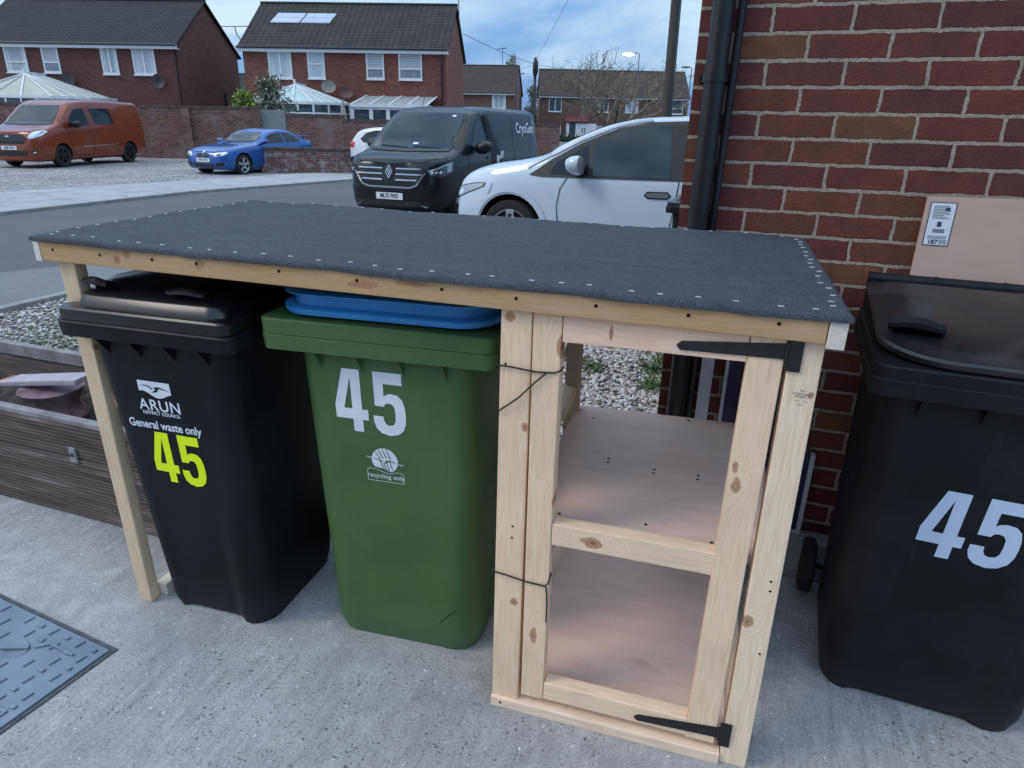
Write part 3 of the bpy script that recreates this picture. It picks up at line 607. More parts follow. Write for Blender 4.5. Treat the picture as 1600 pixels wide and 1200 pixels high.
def make_bin(name, loc, rz, label, body_m, lid_m, bw=.46, tw=.46, bd=.46, td=.60, H=1.0, over=.05, rimw=.58, toe=1.0, group=None):
    t = empty(name, loc, rz); tag(t, label, 'wheelie bin', group)
    secs = []
    for k in range(23):
        z = H * k / 22; f = k / 22; f2 = f
        w = bw + (tw - bw) * f2; d = bd + (td - bd) * f2; r_ = .085 - .035 * f
        yf = -over * f; ring_ = rrect(0, yf + d / 2, w, d, r_, z, 6, nf=14)
        if k < 1: ring_ = [Vector((q.x * .96, (q.y - d / 2) * .96 + d / 2, 0)) for q in ring_]
        for q in ring_:                  # the front is drawn in between two feet towards the ground
            if q.y < d * .3 and z < .5:
                m_ = max(0, min(1, (w * .34 - abs(q.x + .02)) / .035)); q.y += .018 * toe * m_ * (1 - z / .5)
                if k == 0: q.z += .012 * m_ * toe
        secs.append(ring_)
    body = MB().loft(secs).build('body', body_m, t, smooth=40)
    yr = -over; rd = td + .07
    rim = []
    for (dz, ex) in ((-.012, -.07), (-.01, .0), (.030, .004), (.034, -.004), (.036, -.004)):
        rim.append(rrect(0, yr - .045 + rd / 2, rimw + ex, rd + ex, .03, H + .015 + dz, 4))
    MB().loft(rim).build('rim', body_m, t, smooth=30)
    for k in range(4):      # gussets under the rim
        gs = MB(); x = -tw * .36 + k * tw * .24; gs.add([(x, -over, H), (x, -over - .035, H), (x, -over + .004, H - .055), (x + .004, -over, H), (x + .004, -over - .035, H), (x + .004, -over + .004, H - .055)], [(0, 1, 2), (3, 5, 4), (0, 3, 4, 1), (1, 4, 5, 2), (0, 2, 5, 3)])
        gs.build('gusset', body_m, t)
    # hinge bar and wheels at the back
    hb_ = MB(); yb_ = yr + rd - .045; zb_ = H + .085
    hb_.tube([(-rimw / 2 + .05, yb_ + .03, zb_), (rimw / 2 - .05, yb_ + .03, zb_)], .013, 12)
    for k in range(3): x = -rimw / 2 + .06 + k * (rimw - .12) / 2; hb_.tube([(x - .012, yb_ + .03, zb_), (x + .012, yb_ + .03, zb_)], .018, 12)
    for x in (-rimw / 2 + .06, rimw / 2 - .06): hb_.bar((x, yb_ - .01, H + .03), (x, yb_ + .03, zb_ + .01), .03, .03)
    hb_.build('handle_bar', body_m, t, smooth=True)
    ax = MB().tube([(-bw / 2 - .05, bd + .02, .10), (bw / 2 + .05, bd + .02, .10)], .011, 10).build('axle', M['screw'], t)
    for s__ in (-1, 1):
        xw = s__ * (bw / 2 + .045); rg = []
        for (dx, rr_) in ((-.022, .055), (-.022, .088), (-.014, .099), (.014, .099), (.022, .088), (.022, .055)):
            rg.append([Vector((xw + dx, bd + .02 + rr_ * math.cos(2 * math.pi * k / 28), .10 + rr_ * math.sin(2 * math.pi * k / 28))) for k in range(28)])
        MB().loft(rg).build('wheel', M['rubber'], t, smooth=30)
    return t, bin_face(bw, H, over), yr, rd
def flap(x, y, z, w, mt, par, flip=1, d=.035, h=.028, rz=0):
    """curled lid grip"""
    b = MB(); rg = []
    for i in range(9):
        u = -1 + 2 * i / 8; hh = h * (1 - .35 * u * u) * (1.25 if abs(u) > .95 else 1); prof = []
        for (a, c) in ((0, 0), (-d * .35, hh * .75), (-d * .8, hh), (-d * 1.05, hh * .8), (-d * 1.02, hh * .55), (-d * .7, hh * .72), (-d * .3, hh * .35), (d * .1, 0)):
            xx, yy = u * w / 2, a + .006 * u * u
            prof.append(Vector((x + xx * math.cos(rz) - yy * math.sin(rz), y + xx * math.sin(rz) + yy * math.cos(rz), z + c)))
        rg.append(prof)
    return b.loft(rg).build('lid_handle', mt, par, smooth=50)

M['lidblack'] = noisy('black_plastic_glossy', (.004, .0045, .006), (.007, .007, .009), 4, .26, 0)
M['rbody'] = noisy('black_plastic_dull', (.0035, .0045, .0065), (.012, .012, .016), 3.5, .5, .2, .0008); M['rbody'].node_tree.nodes['Principled BSDF'].inputs['Specular IOR Level'].default_value = .22
M['green_plastic'] = noisy('green_plastic', (.045, .102, .030), (.068, .138, .042), 4, .45, .2, .0006)
M['blue_plastic'] = noisy('blue_plastic', (.025, .22, .55), (.045, .30, .66), 6, .42, .1, .0006)
M['yellow'] = mat('fluorescent_yellow', (.80, 1.0, .0), .5); M['vinyl'] = noisy('white_vinyl', (.66, .70, .78), (.80, .83, .88), 14, .5, 0)
M['vinylblue'] = noisy('white_vinyl_blue', (.50, .62, .82), (.58, .70, .88), 14, .5, 0)

def scuffed(mt, amt=.25, dust=(.20, .21, .22), seed=0):
    g = G(mt); old = g.b.inputs['Base Color'].links[0].from_socket
    st = g.noise(g.co((26, 26, 1.4), (seed, 2, 0)), 1, 4, .7); st2 = g.noise(g.co((3, 3, .8), (seed, 5, 1)), 1, 3); m1 = g.math('MULTIPLY', g.ramp(st, [(.56, 0.0), (.72, 1.0)]), g.ramp(st2, [(.45, 0.0), (.65, 1.0)]))
    sc = g.noise(g.co((90, 90, 14), (seed, 0, 3), (0, .5, 0)), 1, 3, .8); m2 = g.math('MULTIPLY', g.ramp(sc, [(.66, 0.0), (.70, 1.0)]), g.ramp(g.noise(g.co((1, 1, 1), (seed, 9, 4)), 5, 3), [(.5, 0.0), (.62, 1.0)]))
    cl = g.noise(g.co((1, 1, 1), (seed, 1, 7)), 2.4, 6, .7); m3 = g.ramp(cl, [(.45, 0.0), (.75, .55)])
    t_ = g.n('ShaderNodeTexCoord'); z_ = g.n('ShaderNodeSeparateXYZ', {'Vector': t_.outputs['Object']}).outputs[2]
    m4 = g.math('MULTIPLY', g.ramp(g.math('ADD', z_, g.math('MULTIPLY', g.math('SUBTRACT', cl, .5), .25)), [(.0, 1.0), (.16, 0.0)]), .8)   # splashed dirt near the ground
    mm = g.math('MINIMUM', g.math('ADD', g.math('ADD', m1, m2), g.math('ADD', m3, m4)), 1.0)
    g.set('Base Color', g.mix(g.math('MULTIPLY', mm, amt), old, dust)); g.set('Roughness', g.ramp(cl, [(.35, .42), (.7, .62)])); return mt
scuffed(M['black_plastic'], .10, (.16, .17, .20), 1); scuffed(M['rbody'], .13, (.18, .17, .19), 4); scuffed(M['green_plastic'], .22, (.20, .26, .20), 2); scuffed(M['blue_plastic'], .22, (.16, .34, .50), 3)
# -- left black bin
bk, fm, yr, rd = make_bin('wheelie_bin', (-.222, -.012, 0), R(3.5), 'black wheelie bin with yellow 45 under the left end of the store', M['black_plastic'], M['lidblack'], bw=.40, tw=.47, bd=.46, td=.58, H=1.0, over=.05, rimw=.578)
ld = MB(); rg = []
cyl_ = yr - .05 + (rd + .01) / 2
for (z, w, d, dy) in ((1.050, .555, rd - .006, 0), (1.054, .560, rd - .002, 0), (1.082, .560, rd - .002, 0), (1.087, .550, rd - .012, 0), (1.089, .50, rd - .035, .010), (1.114, .485, rd - .055, .012), (1.118, .475, rd - .065, .012)):
    rg.append(rrect(0, cyl_ + dy, w, d, .028 if z < 1.088 else .05, z, 5))
ring_ = rrect(0, cyl_ + .03, .42, rd - .16, .07, 1.150, 5); rg.append(ring_)
rg.append(rrect(0, cyl_ + .05, .30, rd - .28, .07, 1.158, 5))
lid = ld.loft(rg).build('lid', M['lidblack'], bk, smooth=32)
flap(-.175, yr + .045, 1.124, .085, M['lidblack'], lid, h=.045, d=.045); flap(.125, yr + .045, 1.122, .12, M['lidblack'], lid, h=.04, d=.045)
# logo block
lg = empty('council_logo'); lg.parent = bk
FX, FZ = -.036, .812       # centre of the logo
def fmo(dx, dz, off=.0012): return lambda a, c: fm(dx + a, dz + c, off)
wave = MB()
top_ = [(-.056, .0), (.056, .0)]
n_ = 14; up_p = []; dn = []
for k in range(n_ + 1):
    u = k / n_; x = -.056 + .112 * u; zl = -.041 - .004 * u + .009 * math.sin(u * 2 * math.pi * 1.05 + .9); dn.append((x, zl))
poly = [(-.056, 0), (.056, 0)] + list(reversed(dn))
for (a, c) in zip(range(n_), range(1, n_ + 1)):
    wave.add([fm(FX + dn[a][0], FZ + .062 + dn[a][1], .0012), fm(FX + dn[c][0], FZ + .062 + dn[c][1], .0012), fm(FX + dn[c][0], FZ + .062, .0012), fm(FX + dn[a][0], FZ + .062, .0012)], [(0, 1, 2, 3)])
wave.build('wave_emblem', M['vinyl'], lg, fix=False)
gull = MB()
def stroke(pts, ws, z0=FZ + .062, x0_=FX, off=.0018, f_=None):
    f_ = f_ or fm
    for i in range(len(pts) - 1):
        (a, c), (d, e__) = pts[i], pts[i + 1]; dd = Vector((d - a, e__ - c)); nn = Vector((-dd.y, dd.x)).normalized()
        w0, w1 = ws[i], ws[i + 1]
        gull.add([f_(x0_ + a - nn.x * w0, z0 + c - nn.y * w0, off), f_(x0_ + d - nn.x * w1, z0 + e__ - nn.y * w1, off), f_(x0_ + d + nn.x * w1, z0 + e__ + nn.y * w1, off), f_(x0_ + a + nn.x * w0, z0 + c + nn.y * w0, off)], [(0, 1, 2, 3)])
stroke([(-.050, -.018), (-.036, -.014), (-.020, -.016), (-.008, -.024)], [.0004, .0012, .0018, .0026])
stroke([(.0, -.021), (.014, -.018), (.032, -.021), (.052, -.026)], [.003, .0026, .0016, .0004])
stroke([(.012, -.020), (.008, -.027), (.0, -.031), (-.010, -.036)], [.003, .0038, .003, .0006])
gull.build('gull_emblem', M['black_plastic'], lg, fix=False)
text_mb('ARUN', .050, fmo(FX + .006, FZ - .017), .0007, 1.02, 1.08).build('lettering', M['vinyl'], lg, fix=False)
text_mb('DISTRICT COUNCIL', .0148, fmo(FX + .006, FZ - .042), .0003, .98, 1.02).build('lettering', M['vinyl'], lg, fix=False)
text_mb('General waste only', .038, fmo(-.030, FZ - .083), .0009, .86, 1.0).build('lettering', M['vinyl'], lg, fix=False)
number45(fm, -.098, .535, .086, .172, 0, .12).build('house_number', M['yellow'], bk, fix=False)

# -- green bin with blue lid
gn, fg, yr, rd = make_bin('wheelie_bin', (.422, .112, 0), R(5.5), 'green wheelie bin with white 45 under the store', M['green_plastic'], M['blue_plastic'], bw=.50, tw=.50, bd=.50, td=.62, H=1.005, over=.05, rimw=.655, toe=.12)
# deep rim band
rg = [rrect(0, yr - .048 + (rd + .02) / 2, .655 + e1, rd + .02 + e1, .032, z, 4) for z, e1 in ((1.052, -.008), (1.055, 0), (1.092, .002), (1.096, -.006), (1.0965, -.05))]
MB().loft(rg).build('rim_band', M['green_plastic'], gn, smooth=30)
bl = empty('lid'); bl.parent = gn
cyc = yr - .028 + .60 / 2
def blid(nm, prof, z0, ytilt): # stacked rounded layers
    rg = []
    for z, w, d in prof: rg.append([q + Vector((0, 0, (q.y - yr) * ytilt)) for q in rrect(.010, cyc, w, d, .10, z0 + z, 8)])
    return MB().loft(rg).build(nm, M['blue_plastic'], bl, smooth=38)
blid('lid_skirt', [(0, .590, .580), (.004, .605, .60), (.018, .61, .605), (.023, .60, .595), (.024, .570, .57), (.026, .565, .565), (.052, .560, .560)], 1.104, .02)
blid('lid_top', [(0, .59, .58), (.002, .605, .595), (.006, .608, .598), (.009, .60, .59), (.012, .53, .52), (.018, .50, .49), (.020, .30, .3)], 1.157, .02)
ci = MB()
for k in range(16):
    a, c = 2 * math.pi * k / 16, 2 * math.pi * (k + 1) / 16
    f_ = lambda r_, q: (-.055 + r_ * math.cos(q), cyc - .2805 - .001, 1.143 + r_ * math.sin(q))
    ci.add([f_(.008, a), f_(.0092, a), f_(.0092, c), f_(.008, c)], [(0, 1, 2, 3)])
ci.build('mould_mark', mat('blue_dark', (.01, .09, .30), .5), bl, fix=False)
number45(fg, -.148, .768, .098, .190, 0, .14).build('house_number', M['vinyl'], gn, fix=False)
lg = empty('recycling_logo'); lg.parent = gn
LX_, LZ_ = -.012, .683
ds = MB()
ring_ = [(.040 * math.cos(2 * math.pi * k / 30), .040 * math.sin(2 * math.pi * k / 30)) for k in range(30)]
ring_ = [(a, c if c > -.030 - .006 * math.sin(a * 60) else -.030 - .006 * math.sin(a * 60)) for a, c in ring_]
ds.add([fg(LX_ + a, LZ_ + c, .0012) for a, c in ring_], [tuple(range(30))]); ds.build('disc_emblem', M['vinyl'], lg, fix=False)
gull = MB()
for (a, c, d, e__) in ((-.028, .026, -.012, .004), (-.018, .034, -.004, .006), (-.006, .038, .006, .008), (.006, .038, .018, .006), (-.014, -.004, -.002, -.030), (-.004, -.008, .005, -.032), (.006, -.006, .012, -.032), (.015, .0, .022, -.028)): stroke([(a, c), (d, e__)], [.0012, .0016], LZ_, LX_, .0018, fg)
stroke([(-.036, .004), (-.022, .003), (-.008, -.004)], [.0006, .0014, .0028], LZ_, LX_, .0018, fg); stroke([(.002, -.002), (.018, .0), (.036, -.004)], [.003, .0022, .0006], LZ_, LX_, .0018, fg); stroke([(.006, -.004), (-.004, -.010)], [.003, .001], LZ_, LX_, .0018, fg)
gull.build('gull_emblem', M['green_plastic'], lg, fix=False)
gull = MB(); stroke([(-.055, .008), (-.05, .006), (-.039, .005)], [.0012, .001, .0008], LZ_, LX_, .0015, fg); stroke([(.039, -.006), (.05, -.009), (.056, -.006)], [.0008, .0012, .0014], LZ_, LX_, .0015, fg)
gull.build('wing_emblem', M['vinyl'], lg, fix=False)
gull = MB(); bxp = [(-.056, -.070), (.056, -.070), (.056, -.044), (.050, -.036), (.036, -.034), (.012, -.042), (-.008, -.038), (-.030, -.030), (-.048, -.030), (-.056, -.036), (-.056, -.070)]
stroke(bxp, [.0007] * len(bxp), LZ_, LX_, .0018, fg); gull.build('border_emblem', M['vinyl'], lg, fix=False)
text_mb('recycling only', .020, lambda a, c: fg(LX_ + a, LZ_ - .053 + c, .0015), .0002, .98, 1.05).build('lettering', M['vinyl'], lg, fix=False)
gull = MB(); stroke([(.125, .105), (.145, .13), (.165, .155), (.190, .178)], [.0004, .0012, .0012, .0004], 0, 0, .0010, fg); gull.build('scratch', M['screw'], gn, fix=False)

# -- right black bin
rb, fr_, yr, rd = make_bin('wheelie_bin', (1.955, .388, 0), R(-3), 'black wheelie bin with white 45 to the right of the store', M['rbody'], M['lidblack'], bw=.53, tw=.56, bd=.47, td=.54, H=.985, over=.05, rimw=.64, toe=.7)
rg = [rrect(0, yr - .045 + (rd + .01) / 2, .63 + e1, rd + .01 + e1, .03, z, 4) for z, e1 in ((1.028, -.01), (1.031, 0), (1.062, .002), (1.066, -.006), (1.067, -.05))]
MB().loft(rg).build('rim_band', M['rbody'], rb, smooth=30)
M['lidworn'] = None
def m_lidworn():
    mt = mat('black_lid_worn', (.02, .02, .024), .3); g = G(mt); v = g.co()
    n1 = g.noise(v, 3.2, 4, .55, .6); g.set('Base Color', g.ramp(n1, [(.38, (.006, .0065, .010)), (.55, (.012, .012, .015)), (.66, (.034, .031, .032))])); g.set('Roughness', g.ramp(n1, [(.4, .30), (.65, .50)])); g.bump(g.noise(v, 6, 3), .25, .004); return mt
M['lidworn'] = m_lidworn()
rg = []; tl = .09
cyr = yr - .035 + .62 / 2
for (z, w, d) in ((1.070, .60, .60), (1.074, .615, .615), (1.088, .62, .62), (1.094, .61, .61), (1.096, .585, .585), (1.105, .565, .565), (1.112, .50, .50), (1.116, .40, .40)):
    rg.append([q + Vector((0, 0, (q.y - yr) * tl)) for q in rrect(0, cyr, w, d, .05, z, 10, rf=min(.16, d / 2 - .01))])
lid = MB().loft(rg).build('lid', M['lidworn'], rb, smooth=32)
flap(-.225, yr + .12, 1.108, .125, M['rbody'], lid, rz=R(-10), h=.055, d=.06); flap(.185, yr + .11, 1.113, .12, M['rbody'], lid, rz=R(12), h=.04, d=.05)
hb_ = MB(); hz = 1.153; hy = yr + .60
hb_.tube([(-.30, hy, hz), (.34, hy, hz)], .019, 14)
for x in (-.30, -.12, .06, .24): hb_.tube([(x - .004, hy, hz), (x + .004, hy, hz)], .021, 14)
for x in (-.29, .28): hb_.bar((x, hy - .03, 1.06), (x, hy, hz), .03, .03)
hb_.build('hinge_bar', M['rbody'], rb, smooth=True)
number45(fr_, -.128, .545, .104, .200, .05, .12).build('house_number', M['vinylblue'], rb, fix=False)

# -- bin beyond the house corner
b4, f4_, yr, rd = make_bin('wheelie_bin', (1.0, 3.75, 0), R(-8), 'black wheelie bin beyond the brick corner with a white bag on its lid', M['black_plastic'], M['lidblack'], bw=.48, tw=.50, bd=.5, td=.6, H=1.0, over=.05, rimw=.58)
rg = [rrect(0, yr - .045 + rd / 2, w, d, .05, z, 5) for z, w, d in ((1.052, .58, rd), (1.08, .58, rd), (1.085, .54, rd - .04), (1.13, .44, rd - .12), (1.14, .3, rd - .25))]
lid4 = MB().loft(rg).build('lid', mat('lid_wet', (.015, .016, .02), .08), b4, smooth=32)
flap(-.15, .1, 1.11, .10, M['black_plastic'], lid4)
o = MB().hexa([(-.16, .02, 1.14), (.16, -.02, 1.12), (.20, .34, 1.15), (-.12, .36, 1.17), (-.15, .04, 1.18), (.14, .02, 1.20), (.16, .30, 1.24), (-.10, .32, 1.21)]).build('plastic_bag', M['board_white'], b4, bevel=.03)

# ------------------------------------------------------------------ PLANTER
pt = empty('garden_planter', (-1.9, .28, 0)); tag(pt, 'low planter of grooved decking boards left of the bin store', 'planter')
def m_deck():
    mt = mat('weathered_decking', rough=.85); g = G(mt); oc = g.co()
    n1 = g.noise(g.co((1, 10, 14)), 2, 5, .65); n2 = g.noise(oc, 3, 4)
    c = g.ramp(n1, [(.3, (.045, .034, .030)), (.55, (.14, .105, .095)), (.75, (.32, .28, .265))]); c = g.mix(g.ramp(n2, [(.5, 0.0), (.7, .5)]), c, (.10, .085, .08))
    g.set('Base Color', c); g.bump(n1, .5, .004); return mt
M['deck'] = m_deck()
def decking(x0_, x1_, z0, z1, y, par, tilt=0):
    """one board with moulded grooves across its height"""
    b = MB(); prof = []; n = 9; h = (z1 - z0)
    for k in range(n):
        za, zb_ = z0 + h * (k + .12) / n, z0 + h * (k + .68) / n; prof += [(y + .004, z0 + h * k / n + .0005), (y, za), (y, zb_), (y + .005, z0 + h * (k + .78) / n)]
    prof += [(y + .004, z1), (y + .028, z1), (y + .028, z0)]
    return b.prism([(p_[0], p_[1]) for p_ in prof], lambda a, c: (x0_, a, c + 0), lambda a, c: (x1_, a, c + tilt)).build('decking_board', M['deck'], par)
for k, (z0, z1) in enumerate(((0.012, .150), (.155, .295), (.300, .440))):
    o = decking(-3.4, -.60, z0, z1, .275 - k * .002, pt); place(o, pt)
cap_ = noisy('planter_cap', (.16, .14, .14), (.32, .30, .31), 12, .8, .4)
place(MB().box(-3.4, -.60, .277, .315, .441, .462).build('front_rail', cap_, bevel=.003), pt)
place(MB().box(-3.4, -.60, .86, .90, .40, .462).build('rear_rail', cap_, bevel=.003), pt)
place(MB().box(-3.4, -.60, .87, .898, 0, .399).build('rear_board', M['deck']), pt)
place(MB().box(-.63, -.60, .316, .859, 0, .44).build('end_board', M['deck']), pt)
M['soil'] = noisy('soil', (.018, .015, .013), (.075, .065, .06), 16, .95, .9, .02, det=8)
b = MB(); n = 40
for j in range(n // 2):
    for i in range(n * 2):
        b.v.append((-3.4 + 2.77 * i / (n * 2 - 1), .316 + .543 * j / (n // 2 - 1), .26 + .03 * random.random() + .03 * math.sin(i * .7) * math.cos(j * .9)))
for j in range(n // 2 - 1):
    for i in range(n * 2 - 1): q = j * n * 2 + i; b.f.append((q, q + 1, q + 1 + n * 2, q + n * 2))
place(b.build('soil', M['soil'], smooth=True, fix=False), pt)
plt_ = MB().box(-1.150, -1.115, .262, .2725, .28, .345).build('fixing_plate', noisy('plate_grey', (.20, .24, .23), (.32, .36, .35), 20, .6, .1), pt, bevel=.003); place(plt_, pt)
bo = MB().tube([(-1.132, .264, .315), (-1.132, .255, .315)], .008, 6); o = bo.build('bolt', M['steeldark'], plt_); o.matrix_parent_inverse = Matrix()
# broken pot with a slab on it
bp_ = empty('stone_pot', (-1.60, .56, .275), 0); tag(bp_, 'weathered purple brown stone pot under a flat slab in the planter', 'stone pot')
M['pot'] = noisy('purple_stone', (.10, .035, .04), (.32, .25, .28), 7, .7, .5, .006, det=7)
rg = []
for (z, r_) in ((0, .125), (.02, .13), (.06, .11), (.09, .105), (.13, .125), (.15, .135)):
    rg.append([Vector((r_ * math.cos(a) * (1 + .04 * math.sin(3 * a + z * 30)), r_ * math.sin(a) * (1 + .04 * math.cos(2 * a)), z)) for a in [2 * math.pi * k / 20 for k in range(20)]])
MB().loft(rg).build('pot', M['pot'], bp_, smooth=40)
sb = MB().hexa([(-.26, -.055, .135), (.24, -.055, .215), (.24, .045, .222), (-.25, .045, .142), (-.27, -.055, .158), (.24, -.055, .242), (.24, .045, .248), (-.25, .045, .166)]).build('slab', noisy('slab_lilac', (.30, .26, .30), (.48, .44, .48), 9, .75, .6, .005), bp_, bevel=.006)
MB().hexa([(-.315, -.05, .122), (-.262, -.052, .130), (-.262, .035, .138), (-.300, .03, .128), (-.31, -.05, .148), (-.262, -.052, .160), (-.262, .035, .166), (-.300, .03, .150)]).build('broken_end', noisy('orange_clay', (.45, .15, .05), (.70, .34, .16), 20, .7, .5), bp_, bevel=.004)
# mesh ball and pale block between the leg and the bin
ob = MB().box(-.55, -.51, .36, .40, .0, .0401).build('pale_block', M['board_white'], bevel=.003)
bpy.data.objects.remove(ob)

# ------------------------------------------------------------------ VEHICLES
def interp(pts, x):
    if x <= pts[0][0]: return pts[0][1]
    if x >= pts[-1][0]: return pts[-1][1]
    for i in range(len(pts) - 1):
        if pts[i][0] <= x <= pts[i + 1][0]:
            (xa, ya), (xb, yb) = pts[i], pts[i + 1]; h = xb - xa; t = (x - xa) / h
            def sl_(j):
                if j <= 0 or j >= len(pts) - 1: k_ = max(0, min(j, len(pts) - 2)); k_ = k_ if j <= 0 else len(pts) - 2; return (pts[k_ + 1][1] - pts[k_][1]) / (pts[k_ + 1][0] - pts[k_][0])
                a = (pts[j][1] - pts[j - 1][1]) / (pts[j][0] - pts[j - 1][0]); c = (pts[j + 1][1] - pts[j][1]) / (pts[j + 1][0] - pts[j][0])
                return 0 if a * c <= 0 else 2 * a * c / (a + c)
            m0, m1 = sl_(i), sl_(i + 1)
            return (2 * t**3 - 3 * t**2 + 1) * ya + (t**3 - 2 * t**2 + t) * h * m0 + (-2 * t**3 + 3 * t**2) * yb + (t**3 - t**2) * h * m1
class Car:
    """local axes: x forward with the front bumper at 0, y left, z up"""
    def __init__(s, name, loc, yaw, label, cat, paint, top, wid, bot, belt, L, lean, wheels, wr, ww, wy, roofr=.10, group=None, rim=None, spokes=5, arch=.045, rimr=None, hoodr=.5):
        s.t = empty(name, loc, yaw); tag(s.t, label, cat, group); s.L = L
        xs = []; n = 70
        for k in range(n + 1):
            u = k / n; xs.append(L * (.5 - .5 * math.cos(math.pi * u)) * .45 + L * u * .55)
        rings = []
        for X in xs:
            zt_, zb_, w = interp(top, X), interp(bot, X), interp(wid, X); be = interp(belt, X); be = min(be, zt_ - .03)
            h = be - zb_; half = [(0, zb_), (w * .80, zb_), (w * .93, zb_ + h * .06), (w * .985, zb_ + h * .22), (w, zb_ + h * .45), (w, zb_ + h * .62), (w * .992, zb_ + h * .82), (w * .975, be)]
            up_h = zt_ - be; wr_ = w * .975 - lean * up_h; rc = min(roofr, up_h * .9) ; hl = max(0, up_h - rc)
            wt = w * .975 - lean * hl
            if up_h > .2: half += [(w * .975 - lean * hl * .5, be + hl * .5)]
            else: half += [(w * .975 - lean * hl * .5 - .001, be + hl * .5)]
            for a in (0, 22, 45, 68, 88):
                rw = min(roofr * (1.6 if up_h > .3 else 1 + hoodr * 4), w * .5)
                half.append((wt - rw * (1 - math.cos(R(a))), be + hl + rc * .93 * math.sin(R(a))))
            half += [((wt - roofr) * .5, zt_ - rc * .02), (0, zt_)]
            ring_ = [Vector((-X, y, z)) for y, z in half] + [Vector((-X, -y, z)) for y, z in reversed(half[1:-1])]
            rings.append(ring_)
        b = MB(); b.loft(rings); o = b.build('body', paint, s.t, smooth=0)
        o.data.materials.append(M['rubber'])
        s.hull = o
        # wheel arches cut out with a boolean
        cut = MB()
        for wx in wheels:
            for sg in (-1, 1):
                rg = []
                for yy in (wy - .26, wy + .3): rg.append([Vector((wx + (wr + arch) * math.cos(2 * math.pi * k / 40), sg * yy, wr + .01 + (wr + arch) * math.sin(2 * math.pi * k / 40))) for k in range(40)])
                cut.loft(rg)
        c = cut.build('cutter', M['rubber'], s.t)
        # projection tree is made before the cut, so arch trims can use it
        s.tree = BVHTree.FromPolygons([v.co for v in o.data.vertices], [tuple(p.vertices) for p in o.data.polygons])
        md = o.modifiers.new('b', 'BOOLEAN'); md.object = c; md.operation = 'DIFFERENCE'; md.solver = 'EXACT'
        try: md.material_mode = 'TRANSFER'
        except Exception: pass
        bpy.context.view_layer.update(); dg = bpy.context.evaluated_depsgraph_get()
        me = bpy.data.meshes.new_from_object(o.evaluated_get(dg)); o.modifiers.clear(); old = o.data; o.data = me; me.name = 'body'
        bpy.data.meshes.remove(old); bpy.data.objects.remove(c)
        me.shade_smooth(); me.set_sharp_from_angle(angle=R(32))
        # wheels
        rimr = rimr or wr * .68
        for wx in wheels:
            for sg in (-1, 1):
                rg = []; yo = wy
                for (dy, r_) in ((-.20, rimr), (-.20, wr - .02), (-.18, wr), (-.03, wr), (-.005, wr - .02), (0, wr - .05), (-.006, rimr + .004), (-.02, rimr)):
                    rg.append([Vector((wx + r_ * math.cos(2 * math.pi * k / 36), sg * (yo + dy), wr + r_ * math.sin(2 * math.pi * k / 36))) for k in range(36)])
                wh = empty('wheel'); wh.parent = s.t
                MB().loft(rg, cap=False).build('tyre', M['rubber'], wh, smooth=40)
                ri = MB(); dk = MB()
                dk.loft([[Vector((wx + r_ * math.cos(2 * math.pi * k / 36), sg * (yo + dy), wr + r_ * math.sin(2 * math.pi * k / 36))) for k in range(36)] for dy, r_ in ((-.16, rimr), (-.06, rimr * .98))])
                for k in range(36):
                    a, c_ = 2 * math.pi * k / 36, 2 * math.pi * (k + 1) / 36
                    P_ = lambda r_, q, dy: (wx + r_ * math.cos(q), sg * (yo + dy), wr + r_ * math.sin(q))
                    ri.add([P_(rimr, a, -.008), P_(rimr, c_, -.008), P_(rimr * .93, c_, -.02), P_(rimr * .93, a, -.02)], [(0, 1, 2, 3)])
                for k in range(spokes):
                    a = 2 * math.pi * (k + .25) / spokes; c0 = Vector((wx, sg * (yo - .035), wr)); d = Vector((math.cos(a), 0, math.sin(a))); nn = Vector((-d.z, 0, d.x))
                    w0, w1 = rimr * .14, rimr * .20; th = Vector((0, sg * .018, 0))
                    q = [c0 + d * rimr * .12 - nn * w0, c0 + d * rimr * .12 + nn * w0, c0 + d * rimr * .95 + nn * w1 + th * .6, c0 + d * rimr * .95 - nn * w1 + th * .6]
                    ri.hexa([*q, *[v + th for v in q]])
                    if rim == 'duo':
                        dkq = [c0 + th * 1.05 + d * rimr * .2 - nn * w0 * .5, c0 + th * 1.05 + d * rimr * .2 + nn * w0 * .5, c0 + th * 1.65 + d * rimr * .8 + nn * w1 * .45, c0 + th * 1.65 + d * rimr * .8 - nn * w1 * .45]; dk.add(dkq, [(0, 1, 2, 3)])
                dk.build('wheel_well', M['wheel_dark'], wh, smooth=30)
                ri.build('rim', M['rim_black'] if rim == 'black' else M['rim_silver'], wh, bevel=0)
    def hit(s, o, d, off):
        loc, nrm, i, dist = s.tree.ray_cast(Vector(o), Vector(d).normalized(), 30)
        if loc is None: return None
        if nrm.dot(Vector(d)) > 0: nrm = -nrm
        return loc + nrm * off
    def decal(s, name, poly, mt, side='L', off=.006, parent=None, maxe=.07, d=None, label=None):
        """project a flat outline on the body. side L/R: (x,z); F: (y,z) seen from the front; T: (x,y) from above"""
        bm = bmesh.new(); vs = [bm.verts.new((a, c, 0)) for a, c in poly]; f = bm.faces.new(vs); bmesh.ops.triangulate(bm, faces=[f])
        for _ in range(6):
            ed = [e for e in bm.edges if e.calc_length() > maxe]
            if not ed: break
            bmesh.ops.subdivide_edges(bm, edges=ed, cuts=1); bmesh.ops.triangulate(bm, faces=[f for f in bm.faces if len(f.verts) > 3])
        ok = {}
